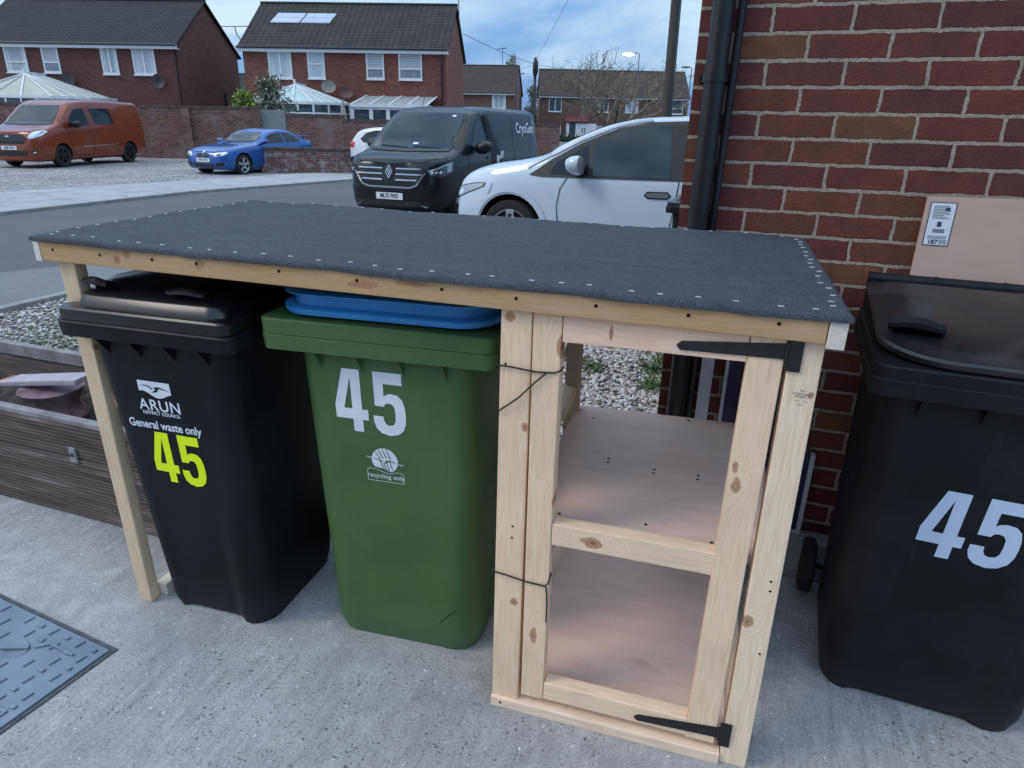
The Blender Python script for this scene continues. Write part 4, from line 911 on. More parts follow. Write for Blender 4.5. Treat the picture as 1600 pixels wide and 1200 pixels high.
        for v in bm.verts:
            a, c = v.co.x, v.co.y
            if side == 'L': h = s.hit((a, 4, c), (0, -1, 0), off)
            elif side == 'R': h = s.hit((a, -4, c), (0, 1, 0), off)
            elif side == 'F': h = s.hit((3, a, c), (-1, 0, 0), off)
            elif side == 'B': h = s.hit((-s.L - 3, a, c), (1, 0, 0), off)
            elif side == 'T': h = s.hit((a, c, 4), (0, 0, -1), off)
            else: h = s.hit(Vector(d[0]) + Vector(d[1]) * a + Vector(d[2]) * c, d[3], off)
            ok[v] = h
        b = MB(); idx = {}
        for v in bm.verts:
            if ok[v] is not None: idx[v] = len(b.v); b.v.append(tuple(ok[v]))
        for f in bm.faces:
            if all(v in idx for v in f.verts): b.f.append(tuple(idx[v] for v in f.verts))
        bm.free()
        if not b.f: print('EMPTY DECAL', name, s.t.name); return None
        o = b.build(name, mt, parent or s.t, smooth=0, fix=True); o.data.shade_smooth()
        if label: o['label'] = label
        return o
    def line(s, name, pts, w, mt, side='L', off=.0075, parent=None):
        b = MB(); fine = []
        for (a, c) in zip(pts, pts[1:]):
            n_ = max(1, int(math.dist(a, c) / .05))
            for k in range(n_): fine.append((a[0] + (c[0] - a[0]) * k / n_, a[1] + (c[1] - a[1]) * k / n_))
        fine.append(pts[-1])
        def H(a, c):
            if side == 'L': return s.hit((a, 4, c), (0, -1, 0), off)
            if side == 'R': return s.hit((a, -4, c), (0, 1, 0), off)
            if side == 'F': return s.hit((3, a, c), (-1, 0, 0), off)
            return s.hit((a, c, 4), (0, 0, -1), off)
        prev = None
        for i, q in enumerate(fine):
            a = fine[max(0, i - 1)]; c = fine[min(len(fine) - 1, i + 1)]; d = Vector((c[0] - a[0], c[1] - a[1])); d = d.normalized() if d.length else Vector((1, 0)); nn = Vector((-d.y, d.x)) * w / 2
            p_, r_ = H(q[0] - nn.x, q[1] - nn.y), H(q[0] + nn.x, q[1] + nn.y)
            if p_ is None or r_ is None: prev = None; continue
            if prev: b.add([prev[0], prev[1], r_, p_], [(0, 1, 2, 3)])
            prev = (p_, r_)
        if not b.f: print('EMPTY LINE', name); return None
        o = b.build(name, mt, parent or s.t, fix=True); o.data.shade_smooth(); return o
    def text(s, body, size, ca, cc, mt, side='F', off=.012, fo=.0, sx=1, parent=None, flat=None, name='lettering'):
        sg = {'F': -1, 'L': -1, 'R': 1, 'B': 1}[side]
        sg = {'F': 1, 'L': 1, 'R': 1, 'B': 1}[side]
        vs, fs = text_polys(body, size, fo, sx); b = MB()
        for a, c in vs:
            if flat is not None: p_ = flat(a, c)
            elif side == 'F': p_ = s.hit((3, ca + a, cc + c), (-1, 0, 0), off)
            elif side == 'L': p_ = s.hit((ca - a, 4, cc + c), (0, -1, 0), off)
            elif side == 'R': p_ = s.hit((ca + a, -4, cc + c), (0, 1, 0), off)
            b.v.append(tuple(p_ or (0, 0, 0)))
        b.f = fs; return b.build(name, mt, parent or s.t, fix=False)
    def plate(s, y, z, txt, w=.52, h=.111, tilt=0):
        x = max((s.hit((3, y + q, z), (-1, 0, 0), 0) or Vector((0, 0, 0))).x for q in (-.2, 0, .2)) + .012
        p_ = MB().box(x, x + .008, y - w / 2, y + w / 2, z - h / 2, z + h / 2).build('number_plate', M['plate_white'], s.t, bevel=.003)
        s.text(txt, .098, 0, 0, M['ink'], flat=lambda a, c: (x + .0095, y + a, z + c), fo=.0035, sx=.80, parent=p_, name='plate_text')
    def mirror(s, x, z, mt, size=1.0, sides=(-1, 1), arm=None, dy=.0):
        for sg in sides:
            h = s.hit((x, sg * 4, z), (0, -sg, 0), 0); y = abs(h.y) if h else .8
            mr = empty('wing_mirror'); mr.parent = s.t
            rg = []
            for (u, ry, rz_) in ((-.02, .02, .02), (.0, .085, .055), (.03, .11, .075), (.07, .12, .085), (.10, .115, .08), (.105, .10, .07)):
                rg.append([Vector((x + .05 - u * size * 1.2, sg * (y + .13 * size + dy + ry * size * math.cos(2 * math.pi * k / 20)), z + .06 + rz_ * size * math.sin(2 * math.pi * k / 20) + .02 * math.cos(2 * math.pi * k / 20))) for k in range(20)])
            MB().loft(rg).build('mirror_cap', mt, mr, smooth=40)
            MB().bar((x + .02, sg * (y - .02), z - .02), (x - .02, sg * (y + .12 + dy), z + .02), .07, .04).build('mirror_arm', M['trim_black'], mr, bevel=.008)

def paint(name, col, metal=.0, rough=.32, coat=1.0, flake=.0):
    mt = mat(name, col, rough, metal, coat, .5); g = G(mt)
    n1 = g.noise(g.co(), 2.2, 4, .6); g.set('Base Color', g.mix(g.ramp(n1, [(.35, 0.0), (.7, .3)]), col, tuple(q * .8 + .01 for q in col)))
    g.b.inputs['Coat Roughness'].default_value = .05; g.b.inputs['Specular IOR Level'].default_value = .2
    return mt
M['trim_black'] = noisy('trim_black', (.010, .010, .011), (.02, .02, .021), 20, .45, .1)
M['seam'] = mat('door_seam', (.006, .006, .007), .8)
M['wheel_dark'] = mat('wheel_dark', (.012, .012, .013), .6)
M['rim_silver'] = mat('rim_silver', (.55, .57, .60), .3, .7); M['rim_black'] = mat('rim_black', (.02, .02, .022), .3, .3)
M['plate_white'] = mat('plate_white', (.78, .80, .80), .45)
M['chrome'] = mat('chrome', (.62, .65, .70), .18, .9)
M['lamp_glass'] = mat('lamp_glass', (.42, .46, .52), .08, .25, 1.0)
M['lamp_dark'] = mat('lamp_housing', (.05, .055, .065), .15, .3, 1.0)
M['lamp_bright'] = mat('lamp_reflector', (.80, .86, .92), .15, .2, 1.0)
M['red_lamp'] = mat('red_lamp', (.5, .02, .015), .2, 0, 1.0)
def m_glass(name, a=(.010, .014, .018), c=(.035, .05, .055)):
    mt = mat(name, a, .04, 0, .0, .42); g = G(mt); n1 = g.noise(g.co((1, 1, 2)), 1.6, 2, .5, .2); g.set('Base Color', g.ramp(n1, [(.35, a), (.65, c)]))
    return mt
M['glass'] = m_glass('car_glass', (.008, .012, .016), (.016, .022, .026)); M['glass_teal'] = m_glass('car_glass_teal', (.012, .02, .024), (.028, .045, .05)); M['glass_door'] = m_glass('car_glass_door', (.018, .032, .035), (.04, .075, .082))

M['strip'] = mat('silver_strip', (.42, .46, .52), .45, .2)
# -- white electric hatchback
p_ = M['paint_white'] = paint('paint_pearl_white', (.58, .70, .82), .0, .35)
c = Car('parked_car', (-2.02, 6.72, .12), R(175.5), 'white hatchback side-on on the drive behind the bin store', 'car', p_,
    top=[(0, .60), (.02, .72), (.08, .86), (.22, .975), (.5, 1.06), (.85, 1.115), (1.10, 1.17), (1.5, 1.36), (1.9, 1.51), (2.3, 1.575), (2.7, 1.59), (3.2, 1.56), (3.7, 1.49), (4.0, 1.36), (4.15, 1.1), (4.26, .7)],
    wid=[(0, .45), (.05, .62), (.15, .76), (.35, .85), (.7, .895), (1.2, .90), (3.3, .905), (3.9, .85), (4.2, .74), (4.26, .6)],
    bot=[(0, .38), (.1, .24), (.4, .18), (3.7, .18), (4.1, .28), (4.26, .45)], belt=[(0, .58), (.3, .78), (.8, .90), (1.2, .945), (2, .965), (3, .99), (4.2, 1.02)],
    L=4.26, lean=.34, wheels=(-.84, -3.61), wr=.345, ww=.21, wy=.885, roofr=.12, rim='duo', arch=.055, rimr=.245)
WN = [(-1.22, .985), (-1.30, 1.04), (-1.62, 1.20), (-1.98, 1.365), (-2.32, 1.455), (-2.62, 1.48), (-2.62, .99)]
for sd_ in 'LR':
    c.decal('window_trim', [(-1.06, .965), (-1.30, 1.13), (-1.62, 1.305), (-1.99, 1.455), (-2.33, 1.515), (-2.7, 1.53), (-3.4, 1.48), (-3.75, 1.38), (-3.85, 1.06), (-2.7, .975), (-1.2, .95)], M['trim_black'], sd_, .008, maxe=.035)
    c.decal('side_window', [(-1.30, .985), (-1.36, 1.10), (-1.69, 1.28), (-1.73, .985)], M['glass'], sd_, .012, maxe=.05)
    c.decal('side_window', [(-1.78, .985), (-1.75, 1.305), (-2.02, 1.425), (-2.34, 1.48), (-2.52, 1.492), (-2.60, .99)], M['glass_door'], sd_, .012, maxe=.05)
    c.decal('side_window', [(-2.74, .995), (-2.70, 1.475), (-3.05, 1.475), (-3.4, 1.43), (-3.5, 1.05)], M['glass'], sd_, .012, maxe=.05)
    c.line('door_seam', [(-1.50, .955), (-1.43, .84), (-1.40, .66), (-1.42, .45), (-1.50, .28), (-2.55, .27), (-2.62, .45), (-2.66, .7), (-2.68, .97)], .009, M['seam'], sd_)
    c.line('door_seam', [(-2.60, .27), (-3.15, .27), (-3.3, .55), (-3.5, .8), (-3.6, 1.0)], .009, M['seam'], sd_)
    dh = c.decal('door_handle', [(-2.36, .825), (-2.38, .845), (-2.42, .853), (-2.56, .855), (-2.59, .845), (-2.60, .825), (-2.58, .808), (-2.40, .805)], M['chrome'], sd_, .020, maxe=.03)
    c.decal('handle_recess', [(-2.34, .82), (-2.37, .862), (-2.58, .868), (-2.62, .83), (-2.58, .795), (-2.38, .79)], M['lamp_dark'], sd_, .004, maxe=.03)
    c.line('roof_strip', [(-1.03, 1.035), (-1.30, 1.175), (-1.60, 1.33), (-1.80, 1.41), (-1.99, 1.475), (-2.16, 1.51), (-2.32, 1.53)], .020, M['strip'], sd_, .014)
    c.line('wing_seam', [(-.62, .86), (-.60, .80), (-.56, .72)], .006, M['seam'], sd_)
# headlamps wrap round the corner, projected from ahead and outside
for sg in (1, -1):
    o0 = (1.2, sg * 1.9, 0); u_ = (-.80, sg * -.60 * -1, 0)
    dd = Vector((-.6, -sg * .8, 0)); ax_ = Vector((-.8, sg * .6, 0))
    def pj(a, c2, off): return c.hit(Vector((-.35, sg * .75, c2)) - dd * 3 + ax_ * a, dd, off)
    for nm, poly, mt, off in (('headlamp_surround', [(-.42, .655), (-.36, .735), (-.2, .80), (.10, .855), (.21, .86), (.20, .82), (.08, .765), (-.12, .69), (-.30, .64)], M['lamp_dark'], .005), ('headlamp', [(-.40, .66), (-.34, .73), (-.2, .785), (.09, .84), (.19, .848), (.18, .82), (.06, .77), (-.12, .70), (-.30, .65)], M['lamp_glass'], .010), ('lamp_reflector', [(-.30, .68), (-.25, .73), (-.13, .765), (-.06, .765), (-.1, .72), (-.22, .68)], M['lamp_bright'], .013)):
        c.decal(nm, poly, mt, 'D', off, maxe=.04, d=(Vector((-.35, sg * .75, 0)) - dd * 3, ax_, Vector((0, 0, 1)), dd))
c.decal('windscreen', [(-.62, 1.20), (.62, 1.20), (.60, 1.34), (.54, 1.49), (-.54, 1.49), (-.60, 1.34)], M['glass'], 'F', .006)
c.decal('grille', [(-.45, .30), (.45, .30), (.50, .42), (-.50, .42)], M['trim_black'], 'F', .006)
c.mirror(-1.60, 1.03, p_, 1.15)
c.line('arch_trim', [(-.84 + .44 * math.cos(R(a)), .36 + .44 * math.sin(R(a))) for a in range(0, 181, 10)], .05, p_, 'L', .010)

# -- black panel van
p_ = M['paint_black'] = paint('paint_black', (.003, .004, .006), .0, .5, .55)
c = Car('parked_van', (-4.37, 8.62, 0), R(-91.4), 'black panel van facing the camera across the road', 'van', p_,
    top=[(0, .74), (.012, .92), (.05, 1.02), (.16, 1.09), (.42, 1.155), (.68, 1.20), (.80, 1.25), (1.15, 1.50), (1.5, 1.75), (1.72, 1.87), (2.0, 1.93), (2.6, 1.965), (4.9, 1.955), (5.04, 1.92), (5.08, 1.75)],
    wid=[(0, .56), (.04, .68), (.11, .79), (.22, .87), (.40, .935), (.7, .97), (1.2, .978), (4.6, .978), (5.0, .95), (5.08, .9)],
    bot=[(0, .28), (.15, .22), (.6, .25), (4.8, .28), (5.08, .4)], belt=[(0, .72), (.1, .95), (.5, 1.08), (1.2, 1.17), (5, 1.2)],
    L=5.08, lean=.17, wheels=(-.95, -4.05), wr=.335, ww=.21, wy=.93, roofr=.13, hoodr=.3, rim=None, spokes=6)
c.decal('windscreen', [(-.80, 1.235), (.80, 1.235), (.775, 1.45), (.70, 1.74), (.62, 1.825), (-.62, 1.825), (-.70, 1.74), (-.775, 1.45)], M['glass_teal'], 'F', .006)
for (a0, z0, w_, h_) in ((.47, 1.76, .07, .028), (.0, 1.29, .10, .03)):
    c.decal('screen_sticker', [(a0, z0), (a0 + w_, z0), (a0 + w_, z0 + h_), (a0, z0 + h_)], M['lamp_bright'], 'F', .009)
c.line('cowl', [(-.78, 1.215), (0, 1.20), (.78, 1.215)], .045, M['trim_black'], 'F', .010)
c.line('wiper', [(.62, 1.235), (.05, 1.262)], .014, M['seam'], 'F', .018); c.line('wiper', [(-.05, 1.235), (-.62, 1.262)], .014, M['seam'], 'F', .018)
c.line('bonnet_seam', [(-.80, 1.10), (-.60, 1.03), (0, 1.0), (.60, 1.03), (.80, 1.10)], .008, M['seam'], 'F')
gr = c.decal('grille', [(-.60, .935), (.60, .935), (.655, .86), (.50, .665), (.40, .64), (-.40, .64), (-.50, .665), (-.655, .86)], M['trim_black'], 'F', .006)
for z, w_ in ((.925, .60), (.835, .62), (.745, .53)):
    for sg in (1, -1): c.line('chrome_bar', [(sg * .13, z), (sg * w_ * .7, z), (sg * w_, z + .002)], .022, M['chrome'], 'F', .016, parent=gr)
c.line('chrome_bar', [(-.67, .87), (-.52, .665), (-.40, .625), (.40, .625), (.52, .665), (.67, .87)], .030, M['chrome'], 'F', .016, parent=gr)
c.decal('emblem_base', [(.0, .99), (.085, .955), (.10, .87), (.06, .79), (0, .75), (-.06, .79), (-.10, .87), (-.085, .955)], M['trim_black'], 'F', .018, parent=gr)
# diamond badge made of two interlocked strokes
for pts in ([(0, .975), (-.058, .87), (0, .765), (.024, .81), (-.022, .87), (.0, .912)], [(0, .765), (.058, .87), (0, .975), (-.024, .93), (.022, .87), (0, .828)]):
    c.line('diamond_emblem', pts, .017, M['chrome'], 'F', .026, parent=gr)
for sg in (1, -1):
    def wrap(nm, poly, mt, off, par=None):
        dd = Vector((-.80, -sg * .60, 0)); ax_ = Vector((-.60, sg * .80, 0))
        return c.decal(nm, poly, mt, 'D', off, maxe=.03, parent=par, d=(Vector((-.30, sg * .88, 0)) - dd * 3, ax_, Vector((0, 0, 1)), dd))
    hl = wrap('headlamp', [(-.30, .905), (-.10, .965), (.12, 1.035), (.20, 1.05), (.21, 1.0), (.17, .90), (.06, .83), (-.08, .80), (-.27, .845)], M['lamp_dark'], .006)
    wrap('lamp_reflector', [(-.29, .905), (-.10, .957), (.08, 1.015), (.08, .998), (-.10, .93), (-.28, .885)], M['lamp_glass'], .012, hl)
    for k in range(3): wrap('lamp_reflector', [(-.24 + k * .075, .858), (-.235 + k * .075, .892), (-.19 + k * .075, .900), (-.19 + k * .075, .862)], M['lamp_bright'], .012, hl)
    for k in range(5): wrap('lamp_reflector', [(.06, .868 + k * .030), (.165, .895 + k * .030), (.165, .907 + k * .030), (.06, .882 + k * .030)], M['lamp_bright'], .013, hl)
    c.decal('fog_trim', [(sg * .50, .40), (sg * .66, .30), (sg * .70, .315), (sg * .60, .345)], M['chrome'], 'F', .008)
    # projected from outside for the wrap of the lamp
c.decal('lower_intake', [(-.70, .31), (.70, .31), (.76, .40), (-.76, .40)], M['trim_black'], 'F', .005)
c.line('bumper_crease', [(-.86, .585), (-.6, .56), (0, .555), (.6, .56), (.86, .585)], .012, M['seam'], 'F')
c.plate(0, .475, 'ML75 FND')
for sd_ in 'LR':
    c.decal('side_window', [(-1.30, 1.18), (-1.42, 1.42), (-1.62, 1.66), (-1.78, 1.76), (-2.10, 1.79), (-2.12, 1.24), (-1.8, 1.19)], M['glass'], sd_, .006)
    c.line('door_seam', [(-1.15, 1.20), (-1.18, .9), (-1.38, .35), (-2.16, .33), (-2.22, .6), (-2.22, 1.82)], .012, M['seam'], sd_)
    c.line('door_seam', [(-2.26, 1.82), (-2.26, .35), (-3.2, .35), (-3.45, .7), (-3.45, 1.82)], .012, M['seam'], sd_)
    c.decal('door_handle', [(-1.98, 1.04), (-2.14, 1.045), (-2.14, 1.08), (-1.98, 1.075)], M['trim_black'], sd_, .02)
    c.decal('side_trim', [(-1.5, .42), (-3.4, .42), (-3.4, .55), (-1.5, .55)], M['trim_black'], sd_, .008)
c.text('CryoGen', .29, -4.22, 1.58, M['vinyl'], 'L', .010, .006, 1.0)
tb = MB()
for k in range(3):
    x = -5.0 + .0 - k * 0 ; 
c.decal('leaf_emblem', [(-4.76, 1.66), (-4.785, 1.77), (-4.80, 1.66)], M['vinyl'], 'L', .010, maxe=.05); c.decal('leaf_emblem', [(-4.71, 1.70), (-4.735, 1.79), (-4.745, 1.70)], M['vinyl'], 'L', .010, maxe=.05)
c.decal('body_print', [(-2.55, .93), (-2.60, 1.02), (-2.80, 1.04), (-2.86, 1.16), (-2.70, 1.17), (-2.62, 1.08), (-2.46, 1.10), (-2.44, .98)], M['board_white'], 'L', .008)
c.mirror(-1.38, 1.20, M['trim_black'], 1.35)
MB().tube([(-2.1, -.45, 1.93), (-2.25, -.47, 2.12)], .006, 6).build('aerial', M['trim_black'], c.t)

c.t.scale = (.965, .965, .965)
# -- orange minibus van
p_ = M['paint_orange'] = paint('paint_orange', (.24, .042, .014), .2, .32)
c = Car('parked_van', (-20.45, 13.80, .04), R(-77), 'burnt orange van parked on gravel in front of the long brick wall', 'van', p_,
    top=[(0, .80), (.02, .98), (.08, 1.07), (.3, 1.15), (.7, 1.24), (.95, 1.32), (1.3, 1.58), (1.7, 1.89), (1.95, 2.00), (2.3, 2.05), (3, 2.08), (5.1, 2.06), (5.28, 2.02), (5.34, 1.8)],
    wid=[(0, .78), (.04, .86), (.12, .92), (.3, .96), (.8, .985), (4.9, .985), (5.25, .96), (5.34, .9)],
    bot=[(0, .26), (.15, .20), (.6, .20), (5.0, .24), (5.34, .34)], belt=[(0, .78), (.1, .98), (.5, 1.10), (1.3, 1.20), (5.2, 1.26)],
    L=5.34, lean=.16, wheels=(-1.02, -4.32), wr=.345, ww=.21, wy=.94, roofr=.12, hoodr=.3, rim='black', spokes=5)
c.decal('windscreen', [(-.80, 1.31), (.80, 1.31), (.77, 1.5), (.70, 1.78), (.64, 1.86), (-.64, 1.86), (-.70, 1.78), (-.77, 1.5)], M['glass_teal'], 'F', .006)
c.decal('grille', [(-.50, .98), (.50, .98), (.62, .88), (.50, .72), (-.50, .72), (-.62, .88)], M['trim_black'], 'F', .008)
c.decal('lower_intake', [(-.55, .36), (.55, .36), (.62, .52), (-.62, .52)], M['trim_black'], 'F', .006)
for sg in (1, -1):
    c.decal('headlamp', [(sg * .66, .92), (sg * .80, 1.06), (sg * .93, 1.12), (sg * .955, 1.08), (sg * .94, .96), (sg * .86, .89), (sg * .74, .87)], M['lamp_bright'], 'F', .008)
    c.decal('fog_lamp', [(sg * .66, .50), (sg * .86, .56), (sg * .90, .50), (sg * .80, .42)], M['trim_black'], 'F', .008)
    c.decal('fog_lamp', [(sg * .76, .475), (sg * .84, .51), (sg * .86, .485), (sg * .80, .455)], M['lamp_bright'], 'F', .013)
c.plate(0, .60, 'KJ68 VCN')
c.line('cowl', [(-.78, 1.295), (0, 1.28), (.78, 1.295)], .05, M['trim_black'], 'F', .010)
c.line('bonnet_seam', [(-.86, 1.14), (-.62, 1.07), (0, 1.04), (.62, 1.07), (.86, 1.14)], .012, M['seam'], 'F')
c.decal('oval_emblem', [(.07 * math.cos(R(k * 24)), .93 + .03 * math.sin(R(k * 24))) for k in range(15)], M['lamp_glass'], 'F', .016, maxe=.05)
c.line('grille_bar', [(-.56, .90), (.56, .90)], .012, M['lamp_dark'], 'F', .014); c.line('grille_bar', [(-.52, .81), (.52, .81)], .012, M['lamp_dark'], 'F', .014)
for sd_ in 'LR':
    c.decal('side_window', [(-1.45, 1.24), (-1.55, 1.42), (-1.78, 1.66), (-1.95, 1.76), (-2.32, 1.80), (-2.42, 1.55), (-2.42, 1.27), (-1.9, 1.22)], M['glass'], sd_, .006)
    c.line('window_divider', [(-1.86, 1.24), (-1.84, 1.70)], .03, M['trim_black'], sd_, .009)
    c.decal('side_window', [(-2.62, 1.80), (-3.62, 1.81), (-3.66, 1.30), (-2.72, 1.29)], M['glass'], sd_, .006)
    c.decal('side_window', [(-3.78, 1.80), (-4.95, 1.80), (-4.92, 1.42), (-4.75, 1.33), (-3.78, 1.31)], M['glass'], sd_, .006, label='rear side window reflecting the van colour') if False else None
    c.line('door_seam', [(-1.32, 1.22), (-1.36, .9), (-1.5, .36), (-2.42, .34), (-2.50, .7), (-2.52, 1.84)], .012, M['seam'], sd_)
    c.line('door_seam', [(-3.72, 1.84), (-3.72, .36)], .012, M['seam'], sd_)
    c.line('crease', [(-1.9, .62), (-3.7, .66)], .025, M['chrome'], sd_, .010)
    c.decal('door_handle', [(-2.26, 1.06), (-2.42, 1.065), (-2.42, 1.10), (-2.26, 1.095)], M['trim_black'], sd_, .02); c.decal('door_handle', [(-2.60, 1.06), (-2.76, 1.065), (-2.76, 1.10), (-2.60, 1.095)], M['trim_black'], sd_, .02)
c.mirror(-1.55, 1.24, M['trim_black'], 1.3)

# -- blue coupe
p_ = M['paint_blue'] = paint('paint_blue', (.014, .10, .36), .3, .3)
c = Car('parked_car', (-14.22, 15.07, 0), R(-93.1), 'bright blue coupe parked behind the low brick wall', 'car', p_,
    top=[(0, .58), (.03, .68), (.15, .75), (.5, .85), (1.0, .92), (1.4, .97), (1.6, 1.03), (2.0, 1.23), (2.35, 1.36), (2.7, 1.405), (3.1, 1.375), (3.6, 1.22), (3.95, 1.09), (4.3, 1.05), (4.4, .95), (4.43, .6)],
    wid=[(0, .50), (.05, .68), (.15, .79), (.4, .86), (.8, .885), (2, .875), (3.5, .89), (4.2, .84), (4.43, .68)],
    bot=[(0, .30), (.15, .20), (.5, .17), (3.9, .2), (4.3, .3), (4.43, .42)], belt=[(0, .56), (.3, .72), (1, .86), (1.6, .90), (3, .95), (4.4, .98)],
    L=4.43, lean=.42, wheels=(-.80, -3.49), wr=.325, ww=.21, wy=.87, roofr=.11, rim=None, spokes=5)
c.decal('windscreen', [(-.66, 1.03), (.66, 1.03), (.62, 1.14), (.52, 1.30), (-.52, 1.30), (-.62, 1.14)], M['glass_teal'], 'F', .006)
for sg in (1, -1):
    c.decal('grille', [(sg * .02, .60), (sg * .04, .675), (sg * .22, .675), (sg * .27, .63), (sg * .22, .56), (sg * .05, .55)], M['trim_black'], 'F', .008)
    c.decal('headlamp', [(sg * .42, .62), (sg * .50, .69), (sg * .78, .72), (sg * .80, .68), (sg * .72, .62), (sg * .5, .585)], M['lamp_bright'], 'F', .008, maxe=.03)
    c.decal('lamp_housing', [(sg * .50, .605), (sg * .55, .66), (sg * .66, .67), (sg * .66, .62)], M['lamp_dark'], 'F', .011, maxe=.03)
    c.decal('air_intake', [(sg * .48, .30), (sg * .74, .32), (sg * .74, .42), (sg * .52, .40)], M['trim_black'], 'F', .008)
rg_ = [(.035 * math.cos(2 * math.pi * k / 16), .715 + .035 * math.sin(2 * math.pi * k / 16)) for k in range(16)]
c.decal('round_emblem', rg_, M['lamp_bright'], 'F', .012, maxe=.04)
c.decal('lower_intake', [(-.40, .28), (.40, .28), (.44, .38), (-.44, .38)], M['trim_black'], 'F', .008)
c.plate(0, .475, 'HN13 YVB')
c.line('cowl', [(-.64, 1.015), (0, 1.0), (.64, 1.015)], .04, M['trim_black'], 'F', .010)
c.line('bonnet_seam', [(-.72, .84), (-.62, .75), (-.4, .715), (.4, .715), (.62, .75), (.72, .84)], .010, M['seam'], 'F')
for sd_ in 'LR':
    c.decal('side_window', [(-1.75, .945), (-1.95, 1.10), (-2.25, 1.24), (-2.72, 1.30), (-2.78, .965)], M['glass_teal'], sd_, .006)
    c.decal('side_window', [(-2.86, .97), (-2.80, 1.295), (-3.1, 1.265), (-3.4, 1.15), (-3.62, 1.02), (-3.55, .985)], M['glass_teal'], sd_, .006)
    c.line('door_seam', [(-1.62, .90), (-1.60, .6), (-1.70, .3), (-2.8, .3), (-2.92, .6), (-2.90, .95)], .01, M['seam'], sd_)
    c.decal('door_handle', [(-2.62, .80), (-2.80, .81), (-2.80, .835), (-2.62, .825)], M['trim_black'], sd_, .02)
c.decal('rear_screen', [(-3.15, -.48), (-3.15, .48), (-3.85, .55), (-3.85, -.55)], M['glass'], 'T', .006)
MB().box(-4.38, -4.18, -.68, .68, 1.165, 1.185).box(-4.30, -4.25, .40, .44, 1.03, 1.167).box(-4.30, -4.25, -.44, -.40, 1.03, 1.167).build('boot_spoiler', p_, c.t, bevel=.006)
c.mirror(-1.72, .95, p_, .9)

c.t.scale = (.95, .95, .95)
# -- small white hatchback seen behind the van
p_ = paint('paint_white_small', (.66, .69, .74), .0, .35)
c = Car('parked_car', (-6.95, 18.05, 0), R(-8), 'small white hatchback mostly hidden behind the black van', 'car', p_,
    top=[(0, .58), (.04, .70), (.2, .82), (.6, .92), (1.0, .99), (1.4, 1.18), (1.8, 1.37), (2.2, 1.45), (2.8, 1.46), (3.3, 1.42), (3.6, 1.34), (3.8, 1.14), (3.93, .95), (4.0, .62)],
    wid=[(0, .5), (.08, .7), (.3, .82), (.8, .86), (3.4, .865), (3.8, .80), (3.95, .72), (4.0, .62)],
    bot=[(0, .34), (.2, .22), (3.6, .22), (3.9, .3), (4.0, .42)], belt=[(0, .56), (.4, .78), (1, .88), (3, .96), (3.9, .98)],
    L=4.0, lean=.34, wheels=(-.8, -3.35), wr=.32, ww=.2, wy=.85, roofr=.11, rim=None)
for sd_ in 'LR':
    c.decal('side_window', [(-1.25, .95), (-1.75, 1.28), (-2.2, 1.36), (-2.3, .97)], M['glass'], sd_, .006)
    c.decal('side_window', [(-2.38, .975), (-2.3, 1.365), (-2.9, 1.36), (-3.25, 1.28), (-3.45, 1.10), (-3.3, 1.0)], M['glass'], sd_, .006)
    c.line('door_seam', [(-2.34, .96), (-2.34, .3), (-3.0, .3), (-3.1, .7), (-3.2, .98)], .01, M['seam'], sd_)
    c.decal('tail_lamp', [(-3.72, .84), (-3.93, .86), (-3.84, 1.06), (-3.66, .98)], M['red_lamp'], sd_, .010)
    c.decal('bumper_trim', [(-3.68, .24), (-3.98, .34), (-3.98, .52), (-3.70, .60), (-3.66, .5)], M['trim_black'], sd_, .008)
c.decal('rear_window', [(-.55, 1.02), (.55, 1.02), (.48, 1.30), (-.48, 1.30)], M['glass'], 'B', .006)
c.decal('rear_bumper', [(-.70, .36), (.70, .36), (.74, .52), (.5, .60), (-.5, .60), (-.74, .52)], M['trim_black'], 'B', .008)

# ------------------------------------------------------------------ HOUSES ACROSS THE STREET
def brick_pair(nm, cols, mortar, dirt=None, s=1.0):
    k_ = dict(bw=.225 * s, bh=.075 * s, ms=.008 * s, wob=.002, bstr=.15, smooth=.3, dirt=dirt)
    return (m_brickwall(nm, cols, mortar, ox=40, oz=3, **k_), m_brickwall(nm + '_gable', cols, mortar, ox=40, oz=3, axis='y', **k_))
B1 = brick_pair('brick_brown', [(0, (.085, .030, .024)), (.5, (.12, .042, .032)), (1, (.145, .055, .040))], (.12, .075, .065), dirt=(.7, .5, .75, (.09, .04, .035), .5))
B2 = brick_pair('brick_red', [(0, (.15, .043, .029)), (.5, (.205, .062, .038)), (1, (.25, .09, .052))], (.16, .10, .085), dirt=(.7, .5, .75, (.11, .045, .035), .5))
B3 = brick_pair('brick_tan', [(0, (.12, .060, .040)), (.5, (.155, .078, .050)), (1, (.19, .10, .065))], (.17, .12, .10))
BW = brick_pair('brick_old', [(0, (.07, .030, .024)), (.4, (.13, .050, .038)), (.75, (.17, .075, .055)), (1, (.12, .065, .050))], (.20, .165, .15), dirt=(1.1, .48, .66, (.33, .28, .27), .35))
BL = brick_pair('brick_lime_stained', [(0, (.09, .038, .03)), (.5, (.15, .06, .045)), (1, (.20, .10, .08))], (.24, .20, .19), dirt=(4.5, .48, .66, (.42, .40, .40), .6))
